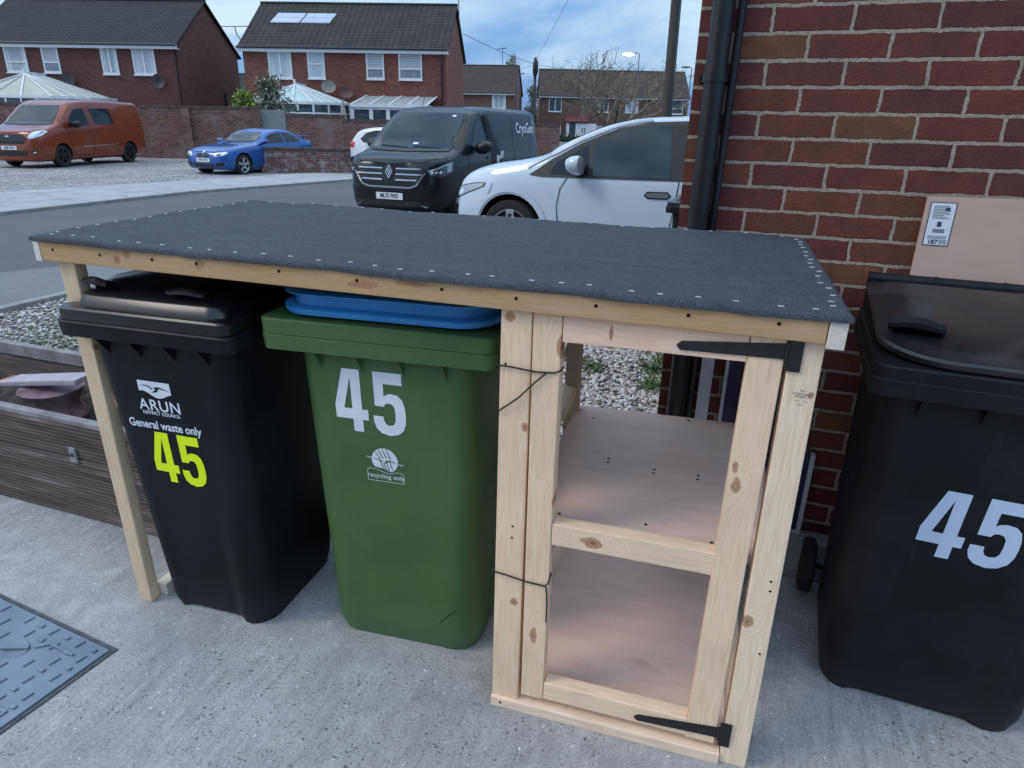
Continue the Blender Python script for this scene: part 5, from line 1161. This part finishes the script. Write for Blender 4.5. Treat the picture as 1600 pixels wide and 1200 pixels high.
def m_tiles(name, c0, c1, rib=True):
    mt = mat(name, c0, .85); g = G(mt); t = g.n('ShaderNodeTexCoord'); oc = t.outputs['Object']
    n1 = g.noise(oc, 1.2, 6, .7); c = g.ramp(n1, [(.35, c0), (.7, c1)])
    w1 = g.n('ShaderNodeTexWave', {'Vector': oc, 'Scale': 1.0 if rib else 1.6, 'Distortion': .4, 'Detail': 2}, wave_type='BANDS', bands_direction='X').outputs[0]
    w2 = g.n('ShaderNodeTexWave', {'Vector': oc, 'Scale': 1.35, 'Distortion': .3, 'Detail': 2}, wave_type='BANDS', bands_direction='Y').outputs[0]
    c = g.mix(.55 if rib else .25, c, g.ramp(w1, [(.1, (.35, .35, .35)), (.6, (1.25, 1.25, 1.25))]), 'MULTIPLY'); c = g.mix(.35, c, g.ramp(w2, [(.05, (.4, .4, .4)), (.4, (1.1, 1.1, 1.1))]), 'MULTIPLY')
    g.set('Base Color', c); g.bump(g.math('ADD', w1, w2), .6, .03); return mt
T1 = m_tiles('tiles_slate', (.010, .011, .013), (.026, .026, .026), False); T2 = m_tiles('tiles_ribbed', (.012, .012, .012), (.042, .038, .032)); T3 = m_tiles('tiles_brown', (.045, .028, .024), (.075, .052, .044), False)
M['pane'] = [noisy('window_pane_%s' % n_, a, c_, 2.0, .12, 0, stretch=(1, 1, 3)) for n_, a, c_ in (('net', (.28, .36, .42), (.42, .50, .56)), ('blind', (.16, .20, .24), (.30, .34, .38)), ('dark', (.02, .028, .035), (.09, .12, .14)), ('lace', (.40, .48, .54), (.54, .62, .68)))]
M['curtain'] = noisy('curtain_cloth', (.50, .54, .58), (.66, .69, .72), 6, .8, 0, stretch=(8, 1, 1))
def window(par, u0, u1, z0, z1, v, pane=0, split='v', fr_=.075, open_=False):
    b = MB(); f = fr_; y0, y1 = v - .045, v + .02
    b.box(u0, u1, y0, y1, z0, z0 + f).box(u0, u1, y0, y1, z1 - f, z1).box(u0, u0 + f, y0, y1, z0 + f, z1 - f).box(u1 - f, u1, y0, y1, z0 + f, z1 - f)
    um, zm = (u0 + u1) / 2, z0 + (z1 - z0) * (.38 if split == 'low' else .5)
    if split == 'v': b.box(um - f * .6, um + f * .6, y0 - .003, y1, z0 + f, z1 - f)
    elif split in ('h', 'low'): b.box(u0 + f, u1 - f, y0 - .003, y1, zm - f * .5, zm + f * .5)
    w_ = b.build('window', M['white'], par)
    MB().box(u0 + f * .5, u1 - f * .5, v - .012, v + .015, z0 + f * .5, z1 - f * .5).build('pane', M['pane'][pane], w_)
    if pane in (0, 3):
        cw = (u1 - u0) * .17; yy = v - .0125
        for a_, s_ in ((u0 + f, 1), (u1 - f, -1)):
            MB().add([(a_, yy, z0 + f), (a_ + s_ * cw, yy, z0 + f), (a_ + s_ * cw * .8, yy, z1 - f), (a_, yy, z1 - f)], [(0, 1, 2, 3)]).build('curtain', M['curtain'], w_, fix=False)
    elif pane == 1:
        cb = MB(); nn_ = 9
        for k_ in range(nn_): za = z0 + (z1 - z0) * (.42 + .52 * k_ / nn_); cb.box(u0 + f, u1 - f, v - .018, v - .0122, za, za + (z1 - z0) * .035)
        cb.build('blind', M['curtain'], w_)
    MB().box(u0 - .03, u1 + .03, v - .10, v + .0, z0 - .06, z0 - .003).build('sill', M['white'], w_)
    return w_
def housebox(label, o, th, width, depth, eave, ridge, wins, bricks, tiles, ovh=.25, group=None, gable=True, fascia=True, name='semi_detached_house'):
    t = empty(name, (o[0], o[1], 0), th); tag(t, label, 'house', group)
    MB().add([(0, 0, -.1), (width, 0, -.1), (width, 0, eave), (0, 0, eave), (0, depth, -.1), (width, depth, -.1), (width, depth, eave), (0, depth, eave)], [(0, 1, 2, 3), (5, 4, 7, 6)]).build('front_wall', bricks[0], t, fix=False)
    for x in (0, width):
        b = MB().add([(x, 0, -.1), (x, depth, -.1), (x, depth, eave), (x, depth / 2, ridge - .09), (x, 0, eave)], [(0, 1, 2, 3, 4)]); b.build('gable_wall', bricks[1], t, fix=False)
    sl_ = (ridge - eave) / (depth / 2); d_ = ovh; th_ = .10
    rf = MB().prism([(-d_, eave - sl_ * d_ + .02), (depth / 2, ridge + .02), (depth + d_, eave - sl_ * d_ + .02), (depth + d_, eave - sl_ * d_ + .02 + th_), (depth / 2, ridge + .02 + th_), (-d_, eave - sl_ * d_ + .02 + th_)],
                    lambda v, z: (-.14, v, z), lambda v, z: (width + .14, v, z)).build('roof', tiles, t)
    MB().tube([(-.15, depth / 2, ridge + .11), (width + .15, depth / 2, ridge + .11)], .09, 8).build('ridge_tiles', tiles, rf)
    if fascia:
        z_ = eave - sl_ * d_ + .02
        MB().box(-.16, width + .16, -d_ - .03, -d_ - .003, z_ - .13, z_ + .10).build('fascia', M['white'], t)
        MB().box(-.16, width + .16, -d_ - .004, -.003, z_ - .13, z_ - .10).build('soffit', M['white'], t)
        MB().tube([(-.16, -d_ - .09, z_ + .06), (width + .16, -d_ - .09, z_ + .06)], .055, 8).build('gutter', M['blackpipe'], t)
    for w in wins: window(t, *w[:4], -.002, *w[4:])
    return t
h1 = housebox('left brown brick house with plain dark roof behind the orange van', (-36.41 - 1.6 * .9636, 25.76 - 1.6 * .267), R(15.5), 9.38 + 1.6, 6.8, 5.12, 7.42,
    [(1.70, 2.88, 3.67, 4.95, 0, 'low'), (3.73, 4.63, 3.67, 4.95, 1, 'low'), (6.91, 7.77, 3.65, 4.93, 0, 'v'), (8.58, 9.76, 3.65, 4.95, 3, 'v')], B1, T1)
for u in (5.15, 9.95):
    b = MB(); b.loft([[Vector((u + r_ * math.cos(a), -.25 - dd_, 3.35 + r_ * math.sin(a))) for a in [2 * math.pi * k / 20 for k in range(20)]] for r_, dd_ in ((.02, 0), (.2, .03), (.34, .10), (.34, .11), (.19, .045), (.02, .015))]); b.tube([(u, -.25, 3.35), (u, 0, 3.3)], .03, 6)
    b.build('satellite_dish', M['trim_black'] if False else noisy('dish_dark', (.035, .03, .035), (.07, .06, .065), 5, .6, 0), h1, smooth=40)
MB().tube([(10.88, -.09, 4.9), (10.88, -.09, 0)], .045, 8).build('downpipe', M['blackpipe'], h1)
MB().tube([(11.02, 4.6, 3.0), (11.02, 4.6, 0)], .05, 8).build('waste_pipe', M['blackpipe'], h1)
h2 = housebox('red brick house with solar panels on a ribbed roof, behind the bush', (-24.41, 29.59), R(16), 10.5, 6.8, 5.12, 7.42,
    [(1.31, 2.53, 3.62, 5.0, 3, 'v'), (3.36, 4.25, 3.64, 4.98, 3, 'h'), (6.40, 7.32, 3.66, 4.96, 1, 'low'), (8.07, 9.27, 3.66, 4.97, 1, 'low')], B2, T2)
sl = (7.42 - 5.12) / 3.4
for i in range(2):
    for j in range(2):
        u0_, v0_ = .98 + i * 1.62 + j * .10, 1.62 + j * .40
        q = []
        for (uu, vv) in ((u0_, v0_), (u0_ + 1.55, v0_), (u0_ + 1.62, v0_ + .37), (u0_ + .09, v0_ + .37)): q.append((uu, vv, 5.12 + sl * vv + .15))
        sp_ = MB().hexa(q + [(a, c_, e__ + .05) for a, c_, e__ in q]).build('solar_panel', noisy('solar_glass', (.40, .46, .56), (.52, .58, .68), 1, .15, 0), h2)
for (u, z, c0, c1) in ((4.5, 3.25, (.22, .20, .17), (.34, .32, .28)), (5.4, 3.02, (.12, .055, .05), (.17, .085, .075))):
    b = MB(); b.loft([[Vector((u + r_ * 1.15 * math.cos(a), -.35 - dd_, z + r_ * .9 * math.sin(a))) for a in [2 * math.pi * k / 20 for k in range(20)]] for r_, dd_ in ((.02, 0), (.2, .03), (.33, .10), (.33, .11), (.19, .045), (.02, .015))]); b.tube([(u, -.35, z), (u, -.01, z - .06)], .03, 6); b.tube([(u, -.37, z - .28), (u + .1, -.75, z - .15)], .015, 6)
    b.build('satellite_dish', noisy('dish', c0, c1, 5, .6, 0), h2, smooth=40)
MB().tube([(10.28, -.07, 4.9), (10.28, -.07, 0)], .05, 8).build('downpipe', M['blackpipe'], h2)
MB().tube([(10.70, 3.5, 6.6), (10.70, 3.5, 9.4)], .025, 6).build('aerial', M['trim_black'], h2)
b = MB().tube([(-.15, .8, 5.2), (-.55, .8, 5.7), (-.6, .8, 6.05)], .025, 6); b.tube([(-1.35, .8, 6.05), (.35, .8, 6.10)], .018, 6)
for k in range(7): b.tube([(-1.25 + k * .24, .62, 6.06), (-1.25 + k * .24, .98, 6.06)], .009, 5)
b.build('tv_aerial', M['trim_black'], h2)

# conservatories and porch: things that stand in front of the houses
M['poly_green'] = noisy('roof_panel_pale', (.36, .50, .50), (.46, .60, .60), 2, .35, 0); M['poly_beige'] = noisy('roof_panel_beige', (.36, .38, .30), (.46, .48, .38), 2, .4, 0)
def conservatory(label, o, th, fp, apex, ridge_v, eave, panel, zfloor=0):
    t = empty('conservatory', (o[0], o[1], 0), th); tag(t, label, 'conservatory')
    A = Vector(apex); Bk = Vector((apex[0], ridge_v, apex[2])); n_ = len(fp)
    E_ = [Vector((a, c_, eave)) for a, c_ in fp]
    pan = MB(); bars = MB()
    for i in range(n_ - 1):
        p_, q = E_[i], E_[i + 1]
        ta = A if p_.y < ridge_v - .01 or q.y < ridge_v - .01 else Bk
        if i == 0: pan.add([p_, q, A, Bk], [(0, 1, 2, 3)])
        elif i == n_ - 2: pan.add([p_, q, Bk, A], [(0, 1, 2, 3)])
        else: pan.add([p_, q, A], [(0, 1, 2)])
        up_ = Vector((0, 0, .03))
        m_ = 3 if (q - p_).length > 1.5 else 2
        for k in range(m_):
            s_ = p_.lerp(q, k / m_)
            tgt = A if i not in (0, n_ - 2) else (Bk.lerp(A, k / m_) if i == 0 else A.lerp(Bk, k / m_))
            bars.bar(s_ + up_, tgt + up_, .07, .05)
        bars.bar(p_ + up_ * 0, q, .10, .12)
    bars.bar(A + Vector((0, 0, .05)), Bk + Vector((0, 0, .05)), .14, .10); bars.bar(A, A + Vector((0, 0, .25)), .10, .10)
    pan.build('roof_panels', panel, t, fix=False); bars.build('glazing_bars', M['white'], t)
    for i in range(n_ - 1):
        p_, q = E_[i], E_[i + 1]; d = (q - p_); ln = d.length; d = d.normalized(); fr = MB(); gl = MB(); m_ = max(1, round(ln / .85))
        for k in range(m_ + 1): s_ = p_ + d * ln * k / m_; fr.bar((s_.x, s_.y, .6), (s_.x, s_.y, eave - .05), .09, .07, upv=(d.x, d.y, 0))
        fr.bar((p_.x, p_.y, .62), (q.x, q.y, .62), .08, .10); fr.bar((p_.x, p_.y, eave - .45), (q.x, q.y, eave - .45), .06, .07)
        gl.add([(p_.x, p_.y, .6), (q.x, q.y, .6), (q.x, q.y, eave), (p_.x, p_.y, eave)], [(0, 1, 2, 3)])
        f_ = fr.build('glazed_side', M['white'], t); gl.build('pane', M['pane'][2], f_, fix=False)
        MB().bar((p_.x, p_.y, .28), (q.x, q.y, .28), .12, .62).build('dwarf_wall', B2[0], t)
    return t
H2o, H2t = (-24.41, 29.59), R(16)
conservatory('pale green roofed conservatory against the red brick house', H2o, H2t, [(.55, -.02), (.55, -2.0), (1.5, -3.0), (4.5, -3.0), (5.65, -2.0), (5.65, -.02)], (3.15, -1.55, 3.25), -.02, 2.40, M['poly_green'])
conservatory('beige roofed conservatory behind the orange van', (-36.41, 25.76), R(15.5), [(-1.4, -.02), (-1.4, -2.1), (-.3, -3.0), (4.4, -3.0), (5.75, -2.1), (5.75, -.02)], (2.12, -1.5, 3.52), -.02, 2.42, M['poly_beige'])
t = empty('lean_to_porch', (*H2o, 0), H2t); tag(t, 'white lean-to porch with double doors and dark panes on the red brick house', 'porch')
pn = MB().hexa([(6.35, -3.0, 2.34), (10.0, -3.0, 2.34), (10.0, -.02, 2.84), (6.35, -.02, 2.84), (6.35, -3.0, 2.37), (10.0, -3.0, 2.37), (10.0, -.02, 2.87), (6.35, -.02, 2.87)]).build('roof_panels', noisy('roof_panel_grey', (.24, .25, .25), (.40, .42, .42), 3, .5, 0), t)
b = MB()
for k in range(5): u = 6.35 + 3.65 * k / 4; b.bar((u, -3.02, 2.385), (u, -.02, 2.885), .07, .05)
b.box(6.3, 10.05, -3.08, -3.0, 2.26, 2.40); b.build('glazing_bars', M['white'], t)
b = MB()
for u in (6.38, 7.30, 8.12, 8.98, 9.95): b.box(u - .09, u + .09, -3.0, -2.92, 0, 2.26)
b.box(6.3, 10.05, -2.995, -2.925, 2.16, 2.255); b.box(7.25, 9.0, -2.99, -2.93, 0, .5)
b.build('door_frames', M['white'], t); MB().box(6.4, 9.95, -2.96, -2.94, 0, 2.2).build('pane', M['pane'][2], t)
MB().box(9.93, 10.0, -2.9, -.02, 0, 2.4).build('side_panel', M['white'], t)
t = empty('parasol', (*H2o, 0), H2t); tag(t, 'folded pale garden parasol beside the white porch', 'parasol')
b = MB(); b.loft([[Vector((6.0 + r_ * math.cos(a) * (1 + .3 * math.sin(5 * a)), -3.2 + r_ * math.sin(a), z)) for a in [2 * math.pi * k / 20 for k in range(20)]] for z, r_ in ((1.2, .16), (1.6, .13), (2.1, .10), (2.45, .05), (2.6, .02))]); b.build('canopy', noisy('parasol_cloth', (.30, .26, .22), (.45, .42, .38), 5, .8, 0), t, smooth=50)
MB().tube([(6.0, -3.2, 0), (6.0, -3.2, 2.68)], .025, 8).build('pole', M['trim_black'], t)

h3 = housebox('distant tan brick house end with one upper window, right of the red house', (-31.76 - 6 * .978, 72.79 - 6 * .208), R(12), 12.57, 7.5, 5.05, 7.85, [(10.13, 11.67, 3.31, 4.86, 0, 'v'), (4, 5.5, 3.31, 4.86, 0, 'v')], B3, T3, ovh=.3)
h4 = housebox('distant tan brick terrace with white porch door behind the bare tree', (-23.81, 79.32), R(20), 17.4, 7.4, 5.05, 7.85,
    [(.98, 2.48, 3.2, 4.82, 2, 'v'), (6.4, 8.0, 3.25, 4.84, 2, 'v'), (10.0, 11.5, 3.25, 4.84, 0, 'v'), (15.2, 16.8, 3.2, 4.78, 2, 'low'), (.87, 2.5, -.0, 1.67, 0, 'v'), (6.8, 7.9, .2, 1.7, 0, 'v')], B3, T3, ovh=.3, name='terraced_house')
for c_ in list(h3.children) + list(h4.children): pass
pc = MB().hexa([(2.9, -1.3, 2.05), (5.6, -1.3, 2.05), (5.6, 0, 2.6), (2.9, 0, 2.6), (2.9, -1.3, 2.2), (5.6, -1.3, 2.2), (5.6, 0, 2.8), (2.9, 0, 2.8)]).build('porch_roof', noisy('porch_tiles', (.10, .03, .03), (.16, .055, .05), 3, .8, 0), h4)
dr_ = MB().box(3.1, 3.4, -1.1, -.05, 0, 2.0).box(4.15, 6.6, -1.1, -1.0, 0, 1.95).build('porch_front', M['white'], h4)
MB().box(3.4, 4.15, -1.05, -1.0, 0, 2.0).build('front_door', M['pane'][2], h4)
MB().box(4.9, 5.0, -1.12, -1.101, .9, 1.5).build('door_light', M['pane'][2], h4); MB().box(5.2, 5.3, -1.12, -1.101, .9, 1.5).build('door_light', M['pane'][2], h4)
hb5 = housebox('small dark roofed house in the gap between the two nearer houses', (-55, 58), R(14), 16, 6, 4.5, 6.0, [(3, 4.2, 2.4, 3.6, 0, 'v')], B1, T1)

# long garden wall, with a grey gate
WO, WT = (-22.6, 20.9), R(16)
def gwall(label, u0, u1, h, bricks, o=WO, th=WT, d=.22, cap='brick', name='brick_wall'):
    t = empty(name, (o[0], o[1], 0), th); tag(t, label, 'wall')
    MB().box(u0, u1, 0, d, -.1, h - .1).build('wall', bricks[0], t)
    c_ = MB(); rr_ = random.Random(int(u0 * 10) + 99); u = u0 - .02
    while u < u1 + .02:
        w_ = .110; c_.box(u, min(u + w_ - .008, u1 + .02), -.025, d + .025, h - .098, h + rr_.uniform(-.006, .006)); u += w_
    c_.build('coping', noisy('coping_brick', (.055, .035, .03), (.14, .10, .09), 6, .85, .2), t)
    return t
w_ = gwall('long weathered brick garden wall behind the orange van and blue coupe', -9, 4.86, 2.07, BW)
for u in (1.75, 4.66): MB().box(u, u + .34, -.10, -.001, -.1, 1.97).build('pier', BW[0], w_)
gwall('weathered brick garden wall between the grey gate and its lower end', 6.02, 8.35, 1.84, BW)
gwall('lower end of the brick garden wall behind the small white hatchback', 8.36, 17, 1.70, BW)
gt = empty('garden_gate', (*WO, 0), WT); tag(gt, 'grey weathered timber gate between two brick garden walls', 'gate')
MB().box(4.90, 5.98, .05, .09, .05, 1.98).build('panel', noisy('grey_timber', (.16, .18, .20), (.26, .28, .30), 3, .85, .5, .01, stretch=(14, 14, .8)), gt)
MB().box(4.90, 5.98, .09, .13, 1.5, 1.6).box(4.90, 5.98, .09, .13, .3, .4).build('ledge', M['kerb'], gt)
la = math.atan2(1.3, 2.2)
lw_ = gwall('low brick wall with white lime stains in front of the blue coupe', 0, 2.75, .80, BL, o=(-13.4, 16.6), th=la, d=.33)

housebox('unseen brick terrace added behind the viewer for glass and paint to reflect', (10, -17), R(178), 26, 7.5, 5.05, 7.8, [(3, 4.3, 3.6, 4.9, 0, 'v'), (8, 9.2, 3.6, 4.9, 0, 'v'), (13, 14.2, 3.6, 4.9, 2, 'v'), (18, 19.2, 3.6, 4.9, 0, 'v'), (5, 6.8, .9, 2.2, 2, 'v'), (15, 16.8, .9, 2.2, 2, 'v')], B3, T3, name='terraced_house')  # out of view, added to darken reflections in car glass and paint

# ------------------------------------------------------------------ TREES, LAMPS, POLES, WIRES
M['bark'] = noisy('bark', (.035, .028, .022), (.10, .08, .06), 6, .9, .4, stretch=(1, 1, .3)); M['twig'] = noisy('twig', (.12, .095, .07), (.26, .21, .155), 3, .9, 0)
def branchtree(name, loc, label, h, spread, seed, depth=5, r0=.14, buds=True, kids=(3, 4), trunk_h=.3, bud_m=None, cat='tree', bsize=.035, nb=1):
    rn = random.Random(seed); t = empty(name, loc); tag(t, label, cat); tr = MB(); tw = MB(); lv = MB()
    def grow(p0, d, ln, r, lev):
        pts = [p0]; dd = d.copy(); n_ = 3
        for k in range(n_):
            dd = (dd + Vector((rn.gauss(0, .13), rn.gauss(0, .13), rn.gauss(.03, .08)))).normalized(); pts.append(pts[-1] + dd * ln / n_)
        (tr if lev <= 1 else tw).tube(pts, [max(.006, r * (1 - .35 * k / n_)) for k in range(n_ + 1)], 6 if lev < 2 else 4 if lev < 3 else 3, cap=False)
        if lev >= depth - 2 and buds:
            for q in pts[1:]:
                for _ in range(nb):
                    if rn.random() < .75:
                        c_ = q + Vector((rn.gauss(0, .08), rn.gauss(0, .08), rn.gauss(0, .08))); a = Vector((rn.uniform(-1, 1), rn.uniform(-1, 1), rn.uniform(-1, 1))).normalized(); e1 = a.orthogonal().normalized(); e2 = a.cross(e1)
                        s_ = rn.uniform(.5, 1.3) * bsize; lv.add([c_ - e1 * s_, c_ - e2 * s_ * .5, c_ + e1 * s_, c_ + e2 * s_ * .5], [(0, 1, 2, 3)])
        if lev >= depth: return
        for k in range(rn.randint(*kids) + (1 if lev == 0 else 0)):
            tt = rn.uniform(.35, 1) if lev else rn.uniform(.7, 1.0); i = min(n_ - 1, int(tt * n_)); p_ = pts[i].lerp(pts[i + 1], tt * n_ - i)
            az = rn.uniform(0, 6.283); el = rn.uniform(.5, 1.05) * spread; ax_ = dd.orthogonal().normalized(); ax_.rotate(Matrix.Rotation(az, 3, dd)); nd = dd.copy(); nd.rotate(Matrix.Rotation(el, 3, ax_)); nd = (nd + Vector((0, 0, .12))).normalized()
            grow(p_, nd, ln * rn.uniform(.62, .82) if lev else h * rn.uniform(.28, .36), r * .58, lev + 1)
    grow(Vector((0, 0, -.05)), Vector((0, 0, 1)), h * trunk_h, r0, 0)
    tr.build('trunk', M['bark'], t, smooth=60, fix=False)
    if tw.f: tw.build('crown', M['twig'], t, fix=False)
    if lv.f: lv.build('leaves', bud_m or M['bud'], t, fix=False)
    return t
M['bud'] = noisy('bud_leaf', (.12, .11, .08), (.30, .28, .22), 1.5, .8, 0)
bt = branchtree('bare_tree', (-8.2, 44.5, 0), 'bare spreading tree with fine pale twigs in front of the distant terrace', 7.0, .95, 21, depth=5, r0=.13, kids=(3, 4), trunk_h=.20, bsize=.045, nb=1); bt.scale = (1.55, 1.2, 1.12)
def crown(name, loc, label, shape, n, size, mt, trunk=True, seed=1, cat='tree', clumps=26, crad=.28):
    rn = random.Random(seed); t = empty(name, loc); tag(t, label, cat); (rx, ry, z0, z1) = shape
    cs = []
    for _ in range(clumps):
        u = rn.random(); z = z0 + (z1 - z0) * u; w = math.sin(math.pi * min(.97, max(.06, (u * .85 + .12)))) ** .8; a = rn.uniform(0, 6.28); q = math.sqrt(rn.random()) * .8
        cs.append(Vector((rx * w * q * math.cos(a), ry * w * q * math.sin(a), z)))
    b = MB(); wd_ = MB()
    for c_ in cs:
        if trunk: wd_.tube([(0, 0, max(.1, z0 * .3)), (c_.x * .4, c_.y * .4, c_.z * .6), tuple(c_)], [.03, .018, .008], 4, cap=False)
        for _ in range(n // clumps):
            o_ = Vector((rn.gauss(0, 1), rn.gauss(0, 1), rn.gauss(0, 1))) * crad * .55; ce = c_ + o_
            a = Vector((rn.uniform(-1, 1), rn.uniform(-1, 1), rn.uniform(-.3, 1))).normalized(); e1 = a.orthogonal().normalized(); e1.rotate(Matrix.Rotation(rn.uniform(0, 6.3), 3, a)); e2 = a.cross(e1); s_ = size * rn.uniform(.6, 1.4)
            b.add([ce - e1 * s_, ce - e2 * s_ * .45, ce + e1 * s_, ce + e2 * s_ * .45], [(0, 1, 2, 3)])
    if trunk: wd_.tube([(0, 0, -.05), (0, 0, z0 + (z1 - z0) * .5)], [.06, .02], 6).build('trunk', M['bark'], t, fix=False)
    b.build('crown', mt, t, fix=False); return t
def m_leaves(name, cols):
    mt = mat(name, rough=.6); g = G(mt); geo = g.n('ShaderNodeNewGeometry'); g.set('Base Color', g.ramp(geo.outputs['Random Per Island'], cols)); g.b.inputs['Subsurface Weight'].default_value = 0; return mt
M['l_yg'] = m_leaves('leaf_yellow_green', [(0, (.08, .13, .02)), (.5, (.19, .26, .04)), (1, (.32, .38, .08))])
M['l_var'] = m_leaves('leaf_variegated', [(0, (.04, .06, .03)), (.55, (.10, .13, .07)), (.75, (.22, .22, .15)), (1, (.55, .52, .45))])
M['l_grey'] = m_leaves('leaf_grey_green', [(0, (.16, .18, .14)), (1, (.32, .34, .28))])
M['l_dark'] = m_leaves('leaf_dark', [(0, (.02, .035, .015)), (1, (.07, .09, .04))])
crown('garden_shrub', (-18.9, 24.4, 0), 'loose variegated shrub standing above the brick wall by the grey gate', (.95, .8, 1.4, 3.15), 2600, .07, M['l_var'], seed=4, cat='shrub', clumps=30, crad=.30)
crown('garden_shrub', (-19.35, 23.3, 0), 'yellow green feathery shrub spilling over the brick wall', (1.15, .5, 1.5, 2.5), 3200, .07, M['l_yg'], seed=5, cat='shrub', clumps=24, crad=.22)
crown('poplar_tree', (-29.8, 86, 0), 'narrow grey green tree between the two distant tan houses', (1.0, 1.0, 1.5, 9.6), 3200, .16, M['l_grey'], seed=6, clumps=44, crad=.45)
crown('poplar_tree', (-27.6, 88, 0), 'shorter pale grey tree beside the narrow distant tree', (.9, .9, 1.0, 6.0), 2000, .16, M['l_grey'], seed=8, clumps=30, crad=.5)
hg = leafcloud('hedge', [(x * .5 - 34, 74.5 + x * .12, z * .25) for x in range(60) for z in range(2)], M['l_dark'], size=.16, n=7000, spread=.28, up_=.7); tag(hg, 'dark hedge in front of the distant tan houses', 'hedge', kind='stuff')

M['lampglow'] = mat('lamp_glow', (1, .95, .88)); bn = M['lampglow'].node_tree.nodes['Principled BSDF']; bn.inputs['Emission Color'].default_value = (1, .93, .82, 1); bn.inputs['Emission Strength'].default_value = 8
M['galv'] = noisy('galvanised_post', (.10, .11, .12), (.17, .18, .19), 3, .5, 0)
def lamp(loc, h, dirx, label, lit, r=.06, s=1.0):
    t = empty('street_lamp', loc); tag(t, label, 'street lamp', 'street lamps')
    MB().tube([(0, 0, 0), (0, 0, h * .3), (0, 0, h), (dirx * .25 * s, 0, h + .08)], [r * 1.2, r, r * .75, r * .7], 10).build('post', M['galv'], t, smooth=50)
    b = MB(); b.loft([[Vector((dirx * (.15 + u) * s, w * math.cos(a) * s, h + .08 + (hh * math.sin(a) + .04 * 0) * s)) for a in [2 * math.pi * k / 14 for k in range(14)]] for u, w, hh in ((0, .04, .04), (.12, .10, .07), (.4, .16, .09), (.7, .13, .07), (.82, .05, .03))])
    hd = b.build('lamp_head', M['galv'] if not lit else M['board_white'], t, smooth=50)
    MB().loft([[Vector((dirx * (.15 + u) * s, w * math.cos(a) * s, h + (.055 - dz) * s)) for a in [2 * math.pi * k / 14 for k in range(14)]] for u, w, dz in ((.14, .02, 0), (.18, .12, .10), (.45, .17, .15), (.74, .12, .10), (.80, .02, 0))]).build('lamp_lens', M['lampglow'] if lit else M['pane'][0], t, smooth=50)
    return t
lamp((-8.75, 56.7, 0), 7.05, -1, 'lit street lamp with glowing white head above the distant terrace', True, r=.055, s=1.4)
lamp((-5.6, 66.5, 0), 6.75, -1, 'unlit street lamp whose head shows beside the brick house corner', False)
lamp((-20.25, 61.0, 0), 5.9, 1, 'thin unlit street lamp in the gap between the two distant tan houses', False, r=.06, s=.6)
t = empty('telegraph_pole', (-1.02, 16.4, 0)); tag(t, 'dark wooden telegraph pole rising behind the white hatchback', 'telegraph pole')
M['polewood'] = noisy('creosoted_wood', (.040, .035, .032), (.085, .072, .062), 5, .8, .4, .01, stretch=(6, 6, .5))
MB().tube([(0.04, 0, 0), (0, 0, 4.5), (-.05, .02, 9.2)], [.135, .120, .105], 18).build('pole', M['polewood'], t, smooth=50)
MB().tube([(.118, -.06, .2), (.10, -.06, 4.5), (.04, -.04, 9)], .018, 6).build('cable_guard', M['galv'], t)
t = empty('telegraph_pole', (-14.96, 49.3, 0)); tag(t, 'distant telegraph pole with a dark cap and wires over the tan houses', 'telegraph pole')
MB().tube([(0, 0, 0), (0, 0, 5.6)], [.11, .09], 10).build('pole', M['polewood'], t, smooth=50)
MB().tube([(0, 0, 4.75), (0, 0, 4.95), (0, 0, 5.05), (.02, 0, 5.3), (.02, 0, 5.9), (.0, 0, 6.05), (0, 0, 6.2)], [.10, .11, .15, .21, .19, .11, .08], 10).build('cap', M['trim_black'], t, smooth=50)
def wire(pts, label, r=.014):
    a, c_ = Vector(pts[0]), Vector(pts[1]); P_ = []
    for k in range(17):
        u = k / 16; q = a.lerp(c_, u); q.z -= pts[2] * 4 * u * (1 - u); P_.append(q)
    o = MB().tube(P_, r, 5).build('overhead_wire', M['cord'], fix=False); tag(o, label, 'wire', 'overhead wires')
wire(((-14.96, 49.3, 5.75), (-14.9, 36, 6.2), .1), 'wire from the distant pole to the red brick house')
wire(((-14.96, 49.3, 5.75), (-27.0, 70, 6.5), .2), 'wire from the distant pole to the tan house end', .012)
wire(((-14.96, 49.3, 5.75), (-9.2, 60, 6.2), .3), 'wire sagging right from the distant pole towards the lit lamp', .012)
wire(((-14.96, 49.3, 6.0), (-1.07, 16.4, 9.1), .15), 'long wire from the distant pole up to the near pole', .010)
wire(((-1.07, 16.4, 8.9), (-14.0, 32.6, 8.0), .2), 'wire from the near pole towards the red brick house roof', .009) if False else None
t = empty('tv_aerial', (-26.6, 73.8, 7.8)); tag(t, 'small television aerial on the distant tan house end roof', 'aerial')
MB().tube([(0, 0, 0), (0, 0, 1.6)], .03, 5).build('mast', M['trim_black'], t)
b = MB(); b.tube([(-.6, 0, 1.5), (.5, 0, 1.6)], .025, 5)
for k in range(5): b.tube([(-.5 + k * .22, -.25, 1.52), (-.5 + k * .22, .25, 1.52)], .015, 4)
b.build('antenna', M['trim_black'], t)
